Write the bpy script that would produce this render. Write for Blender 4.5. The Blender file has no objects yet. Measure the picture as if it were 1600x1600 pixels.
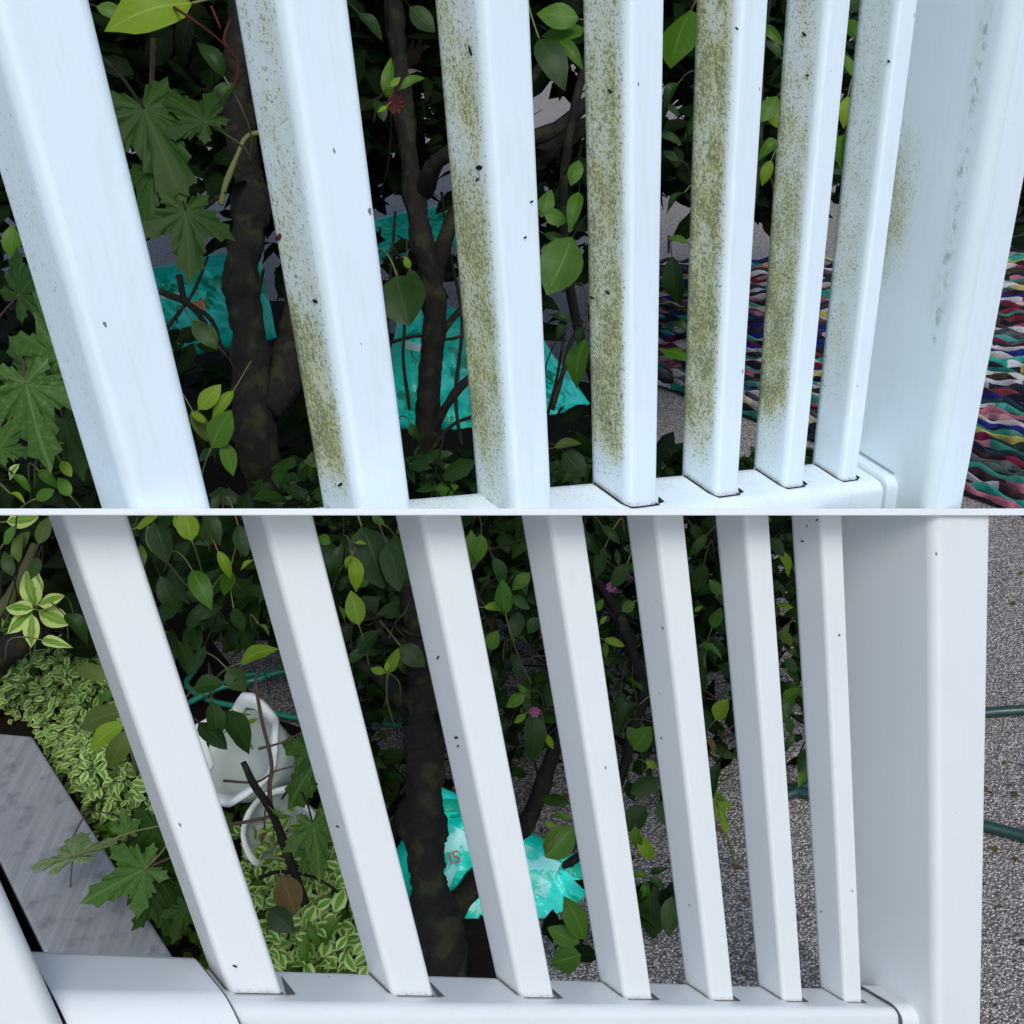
import bpy, bmesh, math, random
import numpy as np
from mathutils import Vector, Matrix, noise
random.seed(7); RNG = np.random.default_rng(7)
scene = bpy.context.scene
COL = scene.collection

# ------------------------------------------------------------------ camera, sky, sun, exposure
F = 1600.0                                   # focal length in photo pixels (photo 1600 x 1600)
CAM_H = 1.25
g = np.array([0.082, 0.875, 0.474]); g /= np.linalg.norm(g)      # gravity seen in camera axes (x right, y down, z forward)
Zw = -g
Yw = np.array([0, 0, 1.0]) - g * g[2]; Yw /= np.linalg.norm(Yw)
Xw = np.cross(Yw, Zw)
MW = np.array([Xw, Yw, Zw])
def W(c):                                    # camera axes -> world point
    return MW @ np.asarray(c, float) + np.array([0, 0, CAM_H])
def WV(v): return MW @ np.asarray(v, float)
def ray(x, y): return np.array([(x - 800) / F, (y - 800) / F, 1.0])
def PT(x, y, z): return W(ray(x, y) * z)      # point seen at a photo position, z metres ahead
def GP(x, y, h=0.0):                         # point of the level plane at height h
    r = ray(x, y); return W(r * ((CAM_H - h) / (r @ g)))
cam = bpy.data.cameras.new('camera'); camo = bpy.data.objects.new('camera', cam); COL.objects.link(camo)
cam.sensor_width = 36; cam.lens = 36.0; cam.clip_start = 0.01; cam.clip_end = 400
m = Matrix.Identity(4)
for i in range(3):
    m[i][0] = MW[i][0]; m[i][1] = -MW[i][1]; m[i][2] = -MW[i][2]
m[0][3], m[1][3], m[2][3] = 0, 0, CAM_H
camo.matrix_world = m
scene.camera = camo
SUN_EL, SUN_AZ = 48.0, 162.0                 # azimuth from +Y clockwise (behind the camera, to the right)
world = bpy.data.worlds.new('World'); scene.world = world; world.use_nodes = True
wn = world.node_tree; bg = wn.nodes['Background']
sky = wn.nodes.new('ShaderNodeTexSky'); sky.sky_type = 'NISHITA'; sky.sun_disc = False
sky.sun_elevation = math.radians(SUN_EL); sky.sun_rotation = math.radians(SUN_AZ)
sky.air_density = 1.0; sky.dust_density = 1.5; sky.ozone_density = 1.0
wn.links.new(sky.outputs[0], bg.inputs[0]); bg.inputs[1].default_value = 0.15
sl = bpy.data.lights.new('sun', 'SUN'); sl.energy = 1.5; sl.angle = math.radians(22); sl.color = (1, .985, .96)
so = bpy.data.objects.new('sun', sl); COL.objects.link(so)
az, el = math.radians(SUN_AZ), math.radians(SUN_EL)
sd = Vector((math.sin(az) * math.cos(el), math.cos(az) * math.cos(el), math.sin(el)))
so.rotation_euler = sd.to_track_quat('Z', 'Y').to_euler(); so.location = (3, -4, 6)
scene.view_settings.view_transform = 'Standard'; scene.view_settings.look = 'None'
scene.view_settings.gamma = 1; scene.view_settings.use_curve_mapping = False
scene.view_settings.exposure = 0.36

# ------------------------------------------------------------------ node helpers
class NT:
    def __init__(s, name):
        s.m = bpy.data.materials.new(name); s.m.use_nodes = True; s.t = s.m.node_tree
        s.b = s.t.nodes['Principled BSDF']
    def n(s, typ, **kw):
        x = s.t.nodes.new('ShaderNode' + typ)
        for k, v in kw.items(): setattr(x, k, v)
        return x
    def put(s, sock, v):
        if hasattr(v, 'is_linked') or hasattr(v, 'links'): s.t.links.new(v, sock)
        else:
            if isinstance(v, tuple) and len(v) == 3 and sock.type == 'RGBA': v = v + (1,)
            sock.default_value = v
    def coord(s, kind='Object', scale=None):
        o = s.n('TexCoord').outputs[kind]
        if scale is not None:
            mp = s.n('Mapping'); s.put(mp.inputs[0], o); mp.inputs['Scale'].default_value = scale; o = mp.outputs[0]
        return o
    def attr(s, name, out='Fac'): return s.n('Attribute', attribute_name=name).outputs[out]
    def scale(s, v, sc):
        mp = s.n('Mapping'); s.put(mp.inputs[0], v); mp.inputs['Scale'].default_value = sc; return mp.outputs[0]
    def noise(s, vec, sc, det=3, rough=.6, out=0):
        x = s.n('TexNoise'); s.put(x.inputs['Vector'], vec); x.inputs['Scale'].default_value = sc
        x.inputs['Detail'].default_value = det; x.inputs['Roughness'].default_value = rough; return x.outputs[out]
    def voro(s, vec, sc, feat='F1', out='Distance', rnd=1.0):
        x = s.n('TexVoronoi', feature=feat); s.put(x.inputs['Vector'], vec); x.inputs['Scale'].default_value = sc
        x.inputs['Randomness'].default_value = rnd; return x.outputs[out]
    def math(s, op, a, b=0.0, c=0.0, clamp=False):
        x = s.n('Math', operation=op, use_clamp=clamp); s.put(x.inputs[0], a); s.put(x.inputs[1], b)
        s.put(x.inputs[2], c); return x.outputs[0]
    def step(s, v, lo, hi):
        x = s.n('MapRange', interpolation_type='SMOOTHSTEP'); s.put(x.inputs['Value'], v)
        s.put(x.inputs['From Min'], lo); s.put(x.inputs['From Max'], hi); return x.outputs[0]
    def mix(s, f, a, b, mode='MIX'):
        x = s.n('Mix', data_type='RGBA', blend_type=mode); s.put(x.inputs[0], f); s.put(x.inputs[6], a); s.put(x.inputs[7], b)
        return x.outputs[2]
    def ramp(s, v, stops, interp='LINEAR'):
        x = s.n('ValToRGB'); s.put(x.inputs[0], v); r = x.color_ramp; r.interpolation = interp
        while len(r.elements) < len(stops): r.elements.new(.5)
        for e, (p, c) in zip(r.elements, stops): e.position = p; e.color = c + (1,) if len(c) == 3 else c
        return x.outputs[0]
    def bump(s, h, st=.3, dist=.001):
        x = s.n('Bump'); s.put(x.inputs['Height'], h); x.inputs['Strength'].default_value = st
        x.inputs['Distance'].default_value = dist; s.t.links.new(x.outputs[0], s.b.inputs['Normal'])
    def out(s, col=None, rough=None, spec=None, **kw):
        if col is not None: s.put(s.b.inputs['Base Color'], col)
        if rough is not None: s.put(s.b.inputs['Roughness'], rough)
        if spec is not None: s.put(s.b.inputs['Specular IOR Level'], spec)
        for k, v in kw.items(): s.put(s.b.inputs[k.replace('_', ' ')], v)
        return s.m

# ------------------------------------------------------------------ materials
def vinyl(name, tint, dirt):
    t = NT(name); loc = t.attr('loc', 'Vector')          # metres along (pitch, depth, height) of the railing
    big = t.noise(loc, 9, 3); film = t.noise(t.scale(loc, (30, 30, 6)), 2, 4)
    col = t.mix(t.step(big, .35, .75), tint, tuple(c * .965 for c in tint))
    col = t.mix(t.math('MULTIPLY', t.step(film, .5, .8), .10 + .25 * dirt), col, (.55, .62, .56))
    streak = t.noise(t.scale(loc, (1, 1, .07)), 260, 4, .7)
    col = t.mix(t.math('MULTIPLY', t.step(streak, .52, .72), .10 + .06 * dirt), col, (.48, .50, .44))
    # sparse dark flecks
    for sc, rad, keep in ((60, .085, .955), (140, .15, .97 - .05 * dirt)):
        v = t.n('TexVoronoi'); sv = t.scale(loc, (1, 1, .62)); t.put(v.inputs['Vector'], sv); v.inputs['Scale'].default_value = sc
        wv = t.noise(loc, 500, 2)
        d = t.math('ADD', v.outputs['Distance'], t.math('MULTIPLY', t.math('SUBTRACT', wv, .5), .22))
        sep = t.n('SeparateColor'); t.put(sep.inputs[0], v.outputs['Color'])
        ok = t.math('GREATER_THAN', sep.outputs[0], keep)
        r = t.math('MULTIPLY', sep.outputs[1], rad)
        f = t.math('MULTIPLY', t.math('LESS_THAN', d, r), ok)
        col = t.mix(t.math('MULTIPLY', f, .8), col, (.03, .035, .03))
    # algae film: density comes from the vertices, its grain from noise
    a = t.attr('algae')
    nt = t.noise(t.scale(loc, (1, 1, .7)), 620, 2, .65)
    nf = t.noise(t.scale(loc, (1, 1, .8)), 1500, 2, .6)
    st = t.noise(t.scale(loc, (1, 1, .5)), 1000, 2, .6)
    patch = t.noise(t.scale(loc, (1, 1, .5)), 62, 5, .65)
    dens = t.math('MULTIPLY', a, t.math('ADD', .58, t.math('MULTIPLY', t.step(patch, .36, .62), .54)))
    grain = t.math('ADD', t.math('MULTIPLY', nt, .62), t.math('MULTIPLY', nf, .38))
    haze = t.math('MULTIPLY', t.step(dens, .0, .9), .84)
    col = t.mix(haze, col, t.mix(t.step(t.noise(t.scale(loc, (1, 1, .4)), 38, 4, .7), .38, .66), (.46, .455, .17), (.50, .46, .05)))
    thr = t.math('SUBTRACT', .60, t.math('MULTIPLY', dens, .155))
    m1 = t.math('MULTIPLY', t.step(grain, thr, t.math('ADD', thr, .06)), t.math('MULTIPLY', a, 4.0, clamp=True))
    olive = t.mix(t.step(t.noise(loc, 150, 3), .35, .65), (.17, .18, .003), (.065, .095, .0))
    col = t.mix(t.math('MULTIPLY', m1, .93), col, olive)
    thr2 = t.math('SUBTRACT', .745, t.math('MULTIPLY', dens, .15))
    m2 = t.math('MULTIPLY', t.step(st, thr2, t.math('ADD', thr2, .05)), t.math('MULTIPLY', a, 4.0, clamp=True))
    col = t.mix(t.math('MULTIPLY', m2, .85), col, (.03, .045, .015))
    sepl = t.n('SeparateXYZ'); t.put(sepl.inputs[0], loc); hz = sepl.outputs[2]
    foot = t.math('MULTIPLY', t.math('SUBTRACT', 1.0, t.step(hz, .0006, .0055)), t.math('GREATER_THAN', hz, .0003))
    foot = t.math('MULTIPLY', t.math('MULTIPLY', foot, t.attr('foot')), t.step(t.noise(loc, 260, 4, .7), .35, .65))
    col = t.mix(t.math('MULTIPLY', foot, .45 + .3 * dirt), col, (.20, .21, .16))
    # grimy line on the post, and grey-green shade painted on left faces
    gr = t.attr('grime_shade'); gn = t.noise(t.scale(loc, (1, 1, .6)), 160, 5, .75)
    col = t.mix(t.math('MULTIPLY', t.step(gn, .48, .66), t.math('MULTIPLY', t.math('SUBTRACT', gr, .34, clamp=True), 2.2, clamp=True)), col, (.16, .19, .18))
    face_shade = t.math('MULTIPLY', t.math('MINIMUM', gr, .4), t.math('ADD', .75, t.math('MULTIPLY', big, .8)))
    col = t.mix(face_shade, col, (.42, .50, .45))
    t.bump(t.math('ADD', t.math('MULTIPLY', t.noise(loc, 900, 2), .4), t.noise(loc, 60, 2)), .10, .0006)
    return t.out(col, t.math('ADD', .34, t.math('MULTIPLY', big, .12)), .45)
M_STAIN = vinyl('stained_white_vinyl', (.71, .82, .89), 1.0)
M_CLEAN = vinyl('clean_white_vinyl', (.665, .70, .705), 0.2)

def leaf_mat(name, c1, c2, vein, rough=.38, trans=.25, variegated=None, blotch=None, spec=.22):
    t = NT(name); u = t.attr('leafuv', 'Vector')     # x across (-1..1), y along (0..1)
    sep = t.n('SeparateXYZ'); t.put(sep.inputs[0], u)
    ax = t.math('ABSOLUTE', sep.outputs[0])
    rnd = t.n('ObjectInfo').outputs['Random']; tint = t.attr('tint')
    r = t.math('FRACT', t.math('ADD', rnd, tint))
    nz = t.noise(t.coord('Object'), 18, 3)
    col = t.mix(t.math('ADD', t.math('MULTIPLY', r, .65), t.math('MULTIPLY', nz, .35), clamp=True), c1, c2)
    # side veins, slanting forward
    w = t.math('FRACT', t.math('MULTIPLY', t.math('SUBTRACT', sep.outputs[1], t.math('MULTIPLY', ax, .28)), 8.0))
    w = t.math('ABSOLUTE', t.math('SUBTRACT', w, .5))
    sv = t.math('SUBTRACT', 1.0, t.step(w, .0, .07)); sv = t.math('MULTIPLY', sv, .35)
    mid = t.math('SUBTRACT', 1.0, t.step(ax, .02, .07))
    if variegated:
        e = t.math('ADD', ax, t.math('MULTIPLY', t.math('SUBTRACT', t.noise(u, 5, 3), .5), .7))
        col = t.mix(t.step(e, .38, .50), col, variegated)
    if blotch:
        bn = t.noise(t.coord('Object'), 14, 4, .7); col = t.mix(t.step(bn, .52, .62), col, blotch)
    v = t.math('MAXIMUM', sv, t.math('MULTIPLY', mid, .8))
    col = t.mix(v, col, vein)
    sp = t.noise(t.scale(u, (1.0, 2.2, 1)), 3.2, 5, .8); sp = t.math('ADD', sp, t.math('MULTIPLY', t.math('SUBTRACT', r, .5), .16))
    col = t.mix(t.math('MULTIPLY', t.step(sp, .66, .74), .7), col, (c2[0] * 2.2 + .02, c2[1] * .9 + .012, c2[2]))
    t.bump(t.math('ADD', t.math('MULTIPLY', v, -.6), t.math('MULTIPLY', nz, .5)), .5, .0008)
    t.out(col, rough + .08, spec)
    tr = t.n('BsdfTranslucent'); t.put(tr.inputs[0], t.mix(.5, col, (c2[0] * 1.6, c2[1] * 1.5, c2[2] * .6)))
    mx = t.n('MixShader'); mx.inputs[0].default_value = trans
    t.t.links.new(t.b.outputs[0], mx.inputs[1]); t.t.links.new(tr.outputs[0], mx.inputs[2])
    t.t.links.new(mx.outputs[0], t.t.nodes['Material Output'].inputs[0])
    return t.m
L_DARK = leaf_mat('dark_green_leaf', (.005, .021, .002), (.018, .048, .005), (.024, .06, .009), .40, .10)
L_MID = leaf_mat('mid_green_leaf', (.032, .095, .005), (.065, .15, .008), (.11, .20, .03), .36, .25)
L_YOUNG = leaf_mat('young_yellow_green_leaf', (.11, .20, .008), (.18, .29, .015), (.28, .37, .06), .42, .35)
L_OLIVE = leaf_mat('olive_green_leaf', (.05, .085, .012), (.085, .12, .018), (.10, .15, .04), .42, .25)
L_BROWN = leaf_mat('brown_leaf', (.07, .045, .012), (.12, .08, .02), (.16, .10, .04), .5, .2)
L_MAPLE = leaf_mat('maple_leaf_green', (.035, .085, .012), (.055, .13, .016), (.11, .19, .05), .45, .28, blotch=(.075, .14, .03))
L_MAPLE_D = leaf_mat('maple_leaf_dark', (.010, .036, .002), (.020, .056, .003), (.03, .068, .006), .5, .22)
L_MAPLE_U = leaf_mat('maple_leaf_underside', (.15, .22, .085), (.19, .27, .11), (.26, .34, .17), .55, .2, blotch=(.10, .17, .05))
L_VAR = leaf_mat('variegated_leaf', (.07, .18, .015), (.14, .29, .03), (.2, .36, .07), .42, .25, variegated=(.42, .56, .20))
L_VARY = leaf_mat('variegated_yellow_leaf', (.09, .19, .02), (.16, .28, .03), (.25, .36, .08), .42, .25, variegated=(.40, .50, .14))
L_FILL = leaf_mat('shaded_inner_leaf', (.0015, .005, .001), (.005, .015, .002), (.008, .02, .003), .6, .05, spec=.08)  # near-black copy of the dark leaf, deep shade put into its colour

def bark(name, c1, c2, moss=None):
    t = NT(name); o = t.coord('Object')
    n1 = t.noise(t.scale(o, (1, 1, .35)), 70, 5, .7); n2 = t.noise(o, 25, 3)
    col = t.mix(n1, c1, c2)
    if moss: col = t.mix(t.step(n2, .5, .62), col, moss)
    t.bump(n1, .8, .004); return t.out(col, .85, .25)
M_BARK = bark('dark_bark', (.002, .002, .0016), (.013, .011, .008), (.018, .020, .007))
M_TWIG = bark('thin_twig', (.035, .02, .013), (.10, .06, .04))
M_STEM = bark('green_stem', (.09, .10, .03), (.16, .17, .06))
M_RED = bark('red_twig', (.03, .007, .005), (.075, .015, .010))

def mk(name, f):
    t = NT(name); r = f(t); return r if r else t.m
def _asph(t):
    o = t.coord('Object')
    v = t.voro(o, 285, out='Color'); sep = t.n('SeparateColor'); t.put(sep.inputs[0], v)
    d = t.voro(o, 285)
    n = t.noise(o, 300, 3, .7); big = t.noise(o, 2.2, 4)
    stone = t.ramp(sep.outputs[0], [(0, (.11, .10, .09)), (.35, (.29, .27, .25)), (.7, (.52, .49, .455)), (.93, (.76, .72, .67)), (1, (.8, .76, .7))])
    col = t.mix(t.math('MULTIPLY', t.step(d, .38, .68), .85), stone, (.035, .031, .029))
    col = t.mix(t.math('MULTIPLY', t.step(n, .45, .62), .5), col, (.30, .275, .245))
    col = t.mix(t.math('MULTIPLY', big, .35), col, (.20, .18, .165))
    t.bump(t.math('SUBTRACT', t.math('MULTIPLY', n, .5), d), .9, .004)
    return t.out(col, .85, .3)
M_ASPH = mk('coarse_asphalt', _asph)
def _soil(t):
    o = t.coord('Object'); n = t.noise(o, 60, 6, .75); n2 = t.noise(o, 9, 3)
    col = t.mix(n, (.004, .003, .003), (.022, .016, .012)); t.bump(n, 1, .01); return t.out(col, .95, .1)  # near-black soil, its colour also holds the deep shade under shrubs
M_SOIL = mk('soil_and_deep_shade', _soil)
def _plank(t):
    o = t.coord('Object'); st = t.noise(t.scale(o, (60, 3, 3)), 1.5, 6, .75); n = t.noise(o, 30, 4); s = t.noise(o, 350, 2)
    col = t.ramp(st, [(.25, (.15, .16, .165)), (.5, (.225, .235, .24)), (.8, (.32, .33, .33))])
    col = t.mix(t.step(n, .5, .75), col, (.13, .14, .15)); col = t.mix(t.math('MULTIPLY', t.step(s, .62, .7), .4), col, (.4, .42, .43))
    t.bump(st, .5, .001); return t.out(col, .7, .35)
M_PLANK = mk('weathered_grey_board', _plank)
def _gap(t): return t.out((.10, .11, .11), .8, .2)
M_GAP = mk('dark_slot_and_joint_shadow', _gap)  # slots and seams, and the painted joint shadows
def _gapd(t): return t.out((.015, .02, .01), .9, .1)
M_MOSS_SHADOW = mk('slot_moss_and_joint_shadow', _gapd)  # dark tone shared by mossy slots and painted joint shadows
def _bag(t):
    o = t.coord('Object'); n = t.noise(o, 6, 3); n2 = t.noise(t.scale(o, (1, 3, 1)), 9, 3)
    col = t.mix(t.step(n, .45, .5), (.008, .78, .56), (.03, .88, .72))
    col = t.mix(t.step(n2, .57, .60), col, (.004, .42, .26))
    t.bump(t.noise(o, 22, 4, .6), .6, .012); return t.out(col, .3, .5)
M_BAG = mk('teal_plastic_sack', _bag)
M_PRINT_O = mk('orange_print', lambda t: t.out((.85, .35, .12), .35, .5))
M_PRINT_R = mk('red_print', lambda t: t.out((.38, .03, .05), .4, .4))
M_PRINT_D = mk('dark_print', lambda t: t.out((.03, .10, .10), .4, .4))
M_PRINT_P = mk('pale_sack_print', lambda t: t.out(t.mix(t.step(t.noise(t.coord('Object'), 26, 4, .7), .48, .54), (.30, .80, .72), (.02, .62, .46)), .35, .5))
M_PRINT_L = mk('light_print', lambda t: t.out((.55, .85, .75), .35, .5))
def _hose(c):
    def f(t):
        o = t.coord('Object'); n = t.noise(o, 90, 3); t.bump(n, .2, .001)
        return t.out(t.mix(n, c, tuple(x * .7 for x in c)), .33, .5)
    return f
M_HOSE = mk('teal_green_hose', _hose((.03, .33, .21)))
M_HOSED = mk('dark_green_hose', _hose((.012, .045, .038)))
def _urn(t):
    o = t.coord('Object'); n = t.noise(o, 14, 4); return t.out(t.mix(t.step(n, .5, .75), (.74, .76, .72), (.52, .57, .50)), .38, .4)
M_URN = mk('glazed_white_urn', _urn)
M_URNG = mk('grey_green_urn_body', lambda t: t.out(t.mix(t.noise(t.coord('Object'), 8, 4), (.32, .39, .35), (.55, .60, .55)), .4, .4))
M_FLOWER = mk('pink_petal', lambda t: t.out((.26, .07, .17), .6, .2))
M_VIOLET = mk('violet_petal', lambda t: t.out((.35, .28, .62), .5, .3))
M_REDTOY = mk('red_plastic', lambda t: t.out((.6, .03, .04), .4, .5))
M_HUSK = mk('dry_brown_husk', lambda t: t.out((.05, .012, .008), .7, .2))
M_BLACKC = mk('black_woven_base', lambda t: t.out((.006, .006, .009), .95, .1))
M_FLECK = mk('black_fleck', lambda t: t.out((.012, .012, .012), .9, .1))

# ------------------------------------------------------------------ object helpers
def tag(o, label=None, cat=None, group=None, kind=None):
    if label: o['label'] = label
    if cat: o['category'] = cat
    if group: o['group'] = group
    if kind: o['kind'] = kind
    return o
def empty(name, loc, label, cat, group=None):
    o = bpy.data.objects.new(name, None); o.empty_display_size = .05; COL.objects.link(o); o.location = tuple(loc)
    return tag(o, label, cat, group)
def wloc(o):
    v = Vector(o.location)
    while o.parent: o = o.parent; v += Vector(o.location)
    return v
def attach(o, parent, loc):
    if parent is not None: o.parent = parent; o.location = Vector(tuple(loc)) - wloc(parent)
    else: o.location = tuple(loc)
def link(name, me, mat, parent=None, loc=(0, 0, 0)):
    if mat is not None and not me.materials: me.materials.append(mat)
    o = bpy.data.objects.new(name, me); COL.objects.link(o); attach(o, parent, loc); return o
def mesh(name, V, Fc, mat, parent=None, loc=None, smooth=False, attrs=None, sharp=None):
    V = np.asarray(V, float)
    if loc is None: loc = V.mean(0) if parent is not None else np.zeros(3)
    loc = np.asarray(loc, float)
    me = bpy.data.meshes.new(name); me.from_pydata((V - loc).tolist(), [], [list(map(int, f)) for f in Fc])
    if attrs:
        for k, (typ, a) in attrs.items():
            at = me.attributes.new(k, typ, 'POINT'); at.data.foreach_set('vector' if typ == 'FLOAT_VECTOR' else 'value', np.asarray(a, np.float32).ravel())
    if smooth:
        me.polygons.foreach_set('use_smooth', [True] * len(me.polygons))
        if sharp: me.set_sharp_from_angle(angle=math.radians(sharp))
    me.update()
    return link(name, me, mat, parent, loc)
def tube(pts, rad, seg=8, cap=True):
    pts = np.asarray(pts, float); n = len(pts); rad = np.broadcast_to(rad, (n,)).astype(float)
    T = np.gradient(pts, axis=0); T /= np.linalg.norm(T, axis=1)[:, None] + 1e-12
    up = np.array([0, 0, 1.0]) if abs(T[0][2]) < .9 else np.array([1.0, 0, 0])
    V = []; 
    for i in range(n):
        a = np.cross(up, T[i]); a /= np.linalg.norm(a) + 1e-12; b = np.cross(T[i], a); up = b if abs(b @ T[i]) < .5 else up
        for k in range(seg):
            th = 2 * math.pi * k / seg; V.append(pts[i] + rad[i] * (a * math.cos(th) + b * math.sin(th)))
    Fc = [(i * seg + k, i * seg + (k + 1) % seg, (i + 1) * seg + (k + 1) % seg, (i + 1) * seg + k) for i in range(n - 1) for k in range(seg)]
    if cap: Fc += [tuple(range(seg - 1, -1, -1)), tuple((n - 1) * seg + k for k in range(seg))]
    return V, Fc
def smoothpath(P, sub=6):
    P = [np.asarray(p, float) for p in P]; Q = [2 * P[0] - P[1]] + P + [2 * P[-1] - P[-2]]; o = []
    for i in range(1, len(Q) - 2):
        for k in range(sub):
            t = k / sub; a, b, c, d = Q[i - 1], Q[i], Q[i + 1], Q[i + 2]
            o.append(.5 * ((2 * b) + (-a + c) * t + (2 * a - 5 * b + 4 * c - d) * t * t + (-a + 3 * b - 3 * c + d) * t ** 3))
    o.append(P[-1]); return np.array(o)
def limb(name, pts, r0, r1, mat, parent, knots=.0, sub=6, seg=10):
    if r0 > .02: sub, seg = sub * 3, 30
    p = smoothpath(pts, sub); n = len(p); r = np.linspace(r0, r1, n)
    r = r * (1 + knots * np.array([noise.noise(Vector(tuple(q * 22))) for q in p]))
    V, Fc = tube(p, r, seg)
    if knots:
        big = r0 > .02
        V = [v + np.array(noise.noise_vector(Vector(tuple(v * 60)))) * r0 * knots * .35 + (np.array(noise.noise_vector(Vector((v[0] * 190, v[1] * 190, v[2] * 45)))) * .0035 if big else 0) for v in V]
    return mesh(name, V, Fc, mat, parent, smooth=True)

# ------------------------------------------------------------------ the two railings
Ki = np.linalg.inv(np.array([[F, 0, 800], [0, F, 800], [0, 0, 1.0]]))
class Frame:                                 # n counts baluster pitches, b baluster depths, h metres up
    def __init__(s, P0, R, D, V, delta, z0):
        s.P = Ki @ np.array(P0) * z0; s.R = Ki @ np.array(R) * z0; s.D = Ki @ np.array(D) * z0
        v = Ki @ np.array(V); s.V = v / np.linalg.norm(v); s.delta = delta
        s.lr = np.linalg.norm(s.R); s.ld = np.linalg.norm(s.D)
    def pt(s, n, b, h=0.0): return W(s.P + n * s.R + b * s.D - h * s.V)
    def inv(s, x, y):                         # (n, b) on the rail-top plane at a photo position
        A = np.array([s.R, s.D, -ray(x, y)]).T; return np.linalg.solve(A, -s.P)[:2]
    def line_b(s, n, x, y):                   # b of the upright at pitch n that passes through (x, y)
        nn = np.cross(ray(x, y), s.V); return -(nn @ (s.P + n * s.R)) / (nn @ s.D)
U = Frame([354.78144139, 872.22025633, 1.], [4.25673050e+02, 1.25829306e+02, 1.95122379e-01], [-6.87212544e+01, -4.71168721e+01, 2.79775464e-02],
          [2.93297409e+02, 1.05118499e+03, 2.98894538e-01], .3148, .47)
L = Frame([4.44614546e+02, 1.55382201e+03, 1.], [3.23030315e+02, 2.02522301e+02, 1.27910244e-01], [-22.27069069, 17.22989772, .04005039],
          [4.42155151e+02, 1.41877688e+03, 2.99575292e-01], .3060, .556)
def rrect(x0, x1, y0, y1, rx, ry, seg=5):
    P = []
    for cx, cy, a0 in ((x1 - rx, y1 - ry, 0), (x0 + rx, y1 - ry, 90), (x0 + rx, y0 + ry, 180), (x1 - rx, y0 + ry, 270)):
        for k in range(seg + 1):
            a = math.radians(a0 + 90 * k / seg); P.append((cx + rx * math.cos(a), cy + ry * math.sin(a)))
    return P
def clip_side(me_obj, yrow, keep_above):
    """mitre the part on the ledge board's plane"""
    c = Vector(tuple(W([0, 0, 0]))); k = (yrow - 800) / F
    nrm = Vector(tuple(WV(np.array([0, 1, -k])))); nrm.normalize()      # points to larger rows (down)
    bm = bmesh.new(); bm.from_mesh(me_obj.data); off = wloc(me_obj)
    geom = bm.verts[:] + bm.edges[:] + bm.faces[:]
    r = bmesh.ops.bisect_plane(bm, geom=geom, plane_co=c - off, plane_no=nrm, clear_outer=keep_above, clear_inner=not keep_above)
    ed = [e for e in r['geom_cut'] if isinstance(e, bmesh.types.BMEdge)]
    try: bmesh.ops.holes_fill(bm, edges=ed, sides=200)
    except Exception: pass
    bm.to_mesh(me_obj.data); bm.free(); me_obj.data.update()
def extr(name, fr, prof, path, mat, parent, kind, dens=None, grime_shade=None, sharp=38, clip=None):
    """kind 'up': prof=(n,b), path=h values; kind 'along': prof=(b,h), path=n values"""
    V, loc, al, gm = [], [], [], []
    for t in path:
        for p in prof:
            n, b, h = (p[0], p[1], t) if kind == 'up' else (t, p[0], p[1])
            V.append(fr.pt(n, b, h)); loc.append((n * fr.lr, b * fr.ld, h))
            al.append(dens(n, b, h) if dens else 0); gm.append(grime_shade(n, b, h) if grime_shade else 0)
    k = len(prof)
    Fc = [(i * k + j, i * k + (j + 1) % k, (i + 1) * k + (j + 1) % k, (i + 1) * k + j) for i in range(len(path) - 1) for j in range(k)]
    Fc += [tuple(range(k - 1, -1, -1)), tuple((len(path) - 1) * k + j for j in range(k))]
    o = mesh(name, V, Fc, mat, parent, attrs={'loc': ('FLOAT_VECTOR', loc), 'algae': ('FLOAT', al), 'grime_shade': ('FLOAT', gm), 'foot': ('FLOAT', [1.0 if name == 'baluster' else 0.0] * len(V))})
    bm = bmesh.new(); bm.from_mesh(o.data); bmesh.ops.recalc_face_normals(bm, faces=bm.faces); bm.to_mesh(o.data); bm.free()
    if clip: clip_side(o, *clip)
    o.data.polygons.foreach_set('use_smooth', [True] * len(o.data.polygons)); o.data.set_sharp_from_angle(angle=math.radians(sharp))
    w = o.modifiers.new('weighted_normal', 'WEIGHTED_NORMAL'); w.keep_sharp = True; w.weight = 80
    return o
def row_of(fr, n, b, h):
    c = fr.P + n * fr.R + b * fr.D - h * fr.V; return 800 + F * c[1] / c[2]
def ip(y, tab):
    ys = [a for a, _ in tab]; return float(np.interp(y, ys, [b for _, b in tab]))

stained = empty('stained_railing', U.pt(3, .5, 0), 'upper white railing with green algae speckles on the left sides of its balusters', 'railing')
# algae density down each baluster, (photo row, density)
ALG = [
    [(0, .10), (300, .16), (600, .14), (800, .05)],
    [(0, .40), (60, .34), (300, .42), (460, .5), (520, .85), (600, 1.1), (690, 1.1), (745, .7), (780, .25), (800, .1)],
    [(0, .5), (80, .55), (180, .72), (260, .55), (330, .8), (420, .82), (480, .95), (640, .95), (700, .75), (760, .35), (800, .15)],
    [(0, .78), (100, .72), (250, .85), (400, 1.0), (600, 1.0), (680, .95), (715, .4), (760, .1)],
    [(0, .85), (150, .9), (400, .95), (620, 1.0), (670, .75), (715, .25), (760, .08)],
    [(0, .45), (150, .5), (220, .75), (330, .72), (450, .92), (600, 1.0), (645, .85), (665, .3), (760, .08)],
    [(0, .30), (200, .32), (400, .40), (560, .32), (650, .12), (760, .05)]]
SIDE = [0.0, .55, .15, -.1, .1, .35, .2]      # how much the algae favours the far edge of the face
rU = .0062
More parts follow.
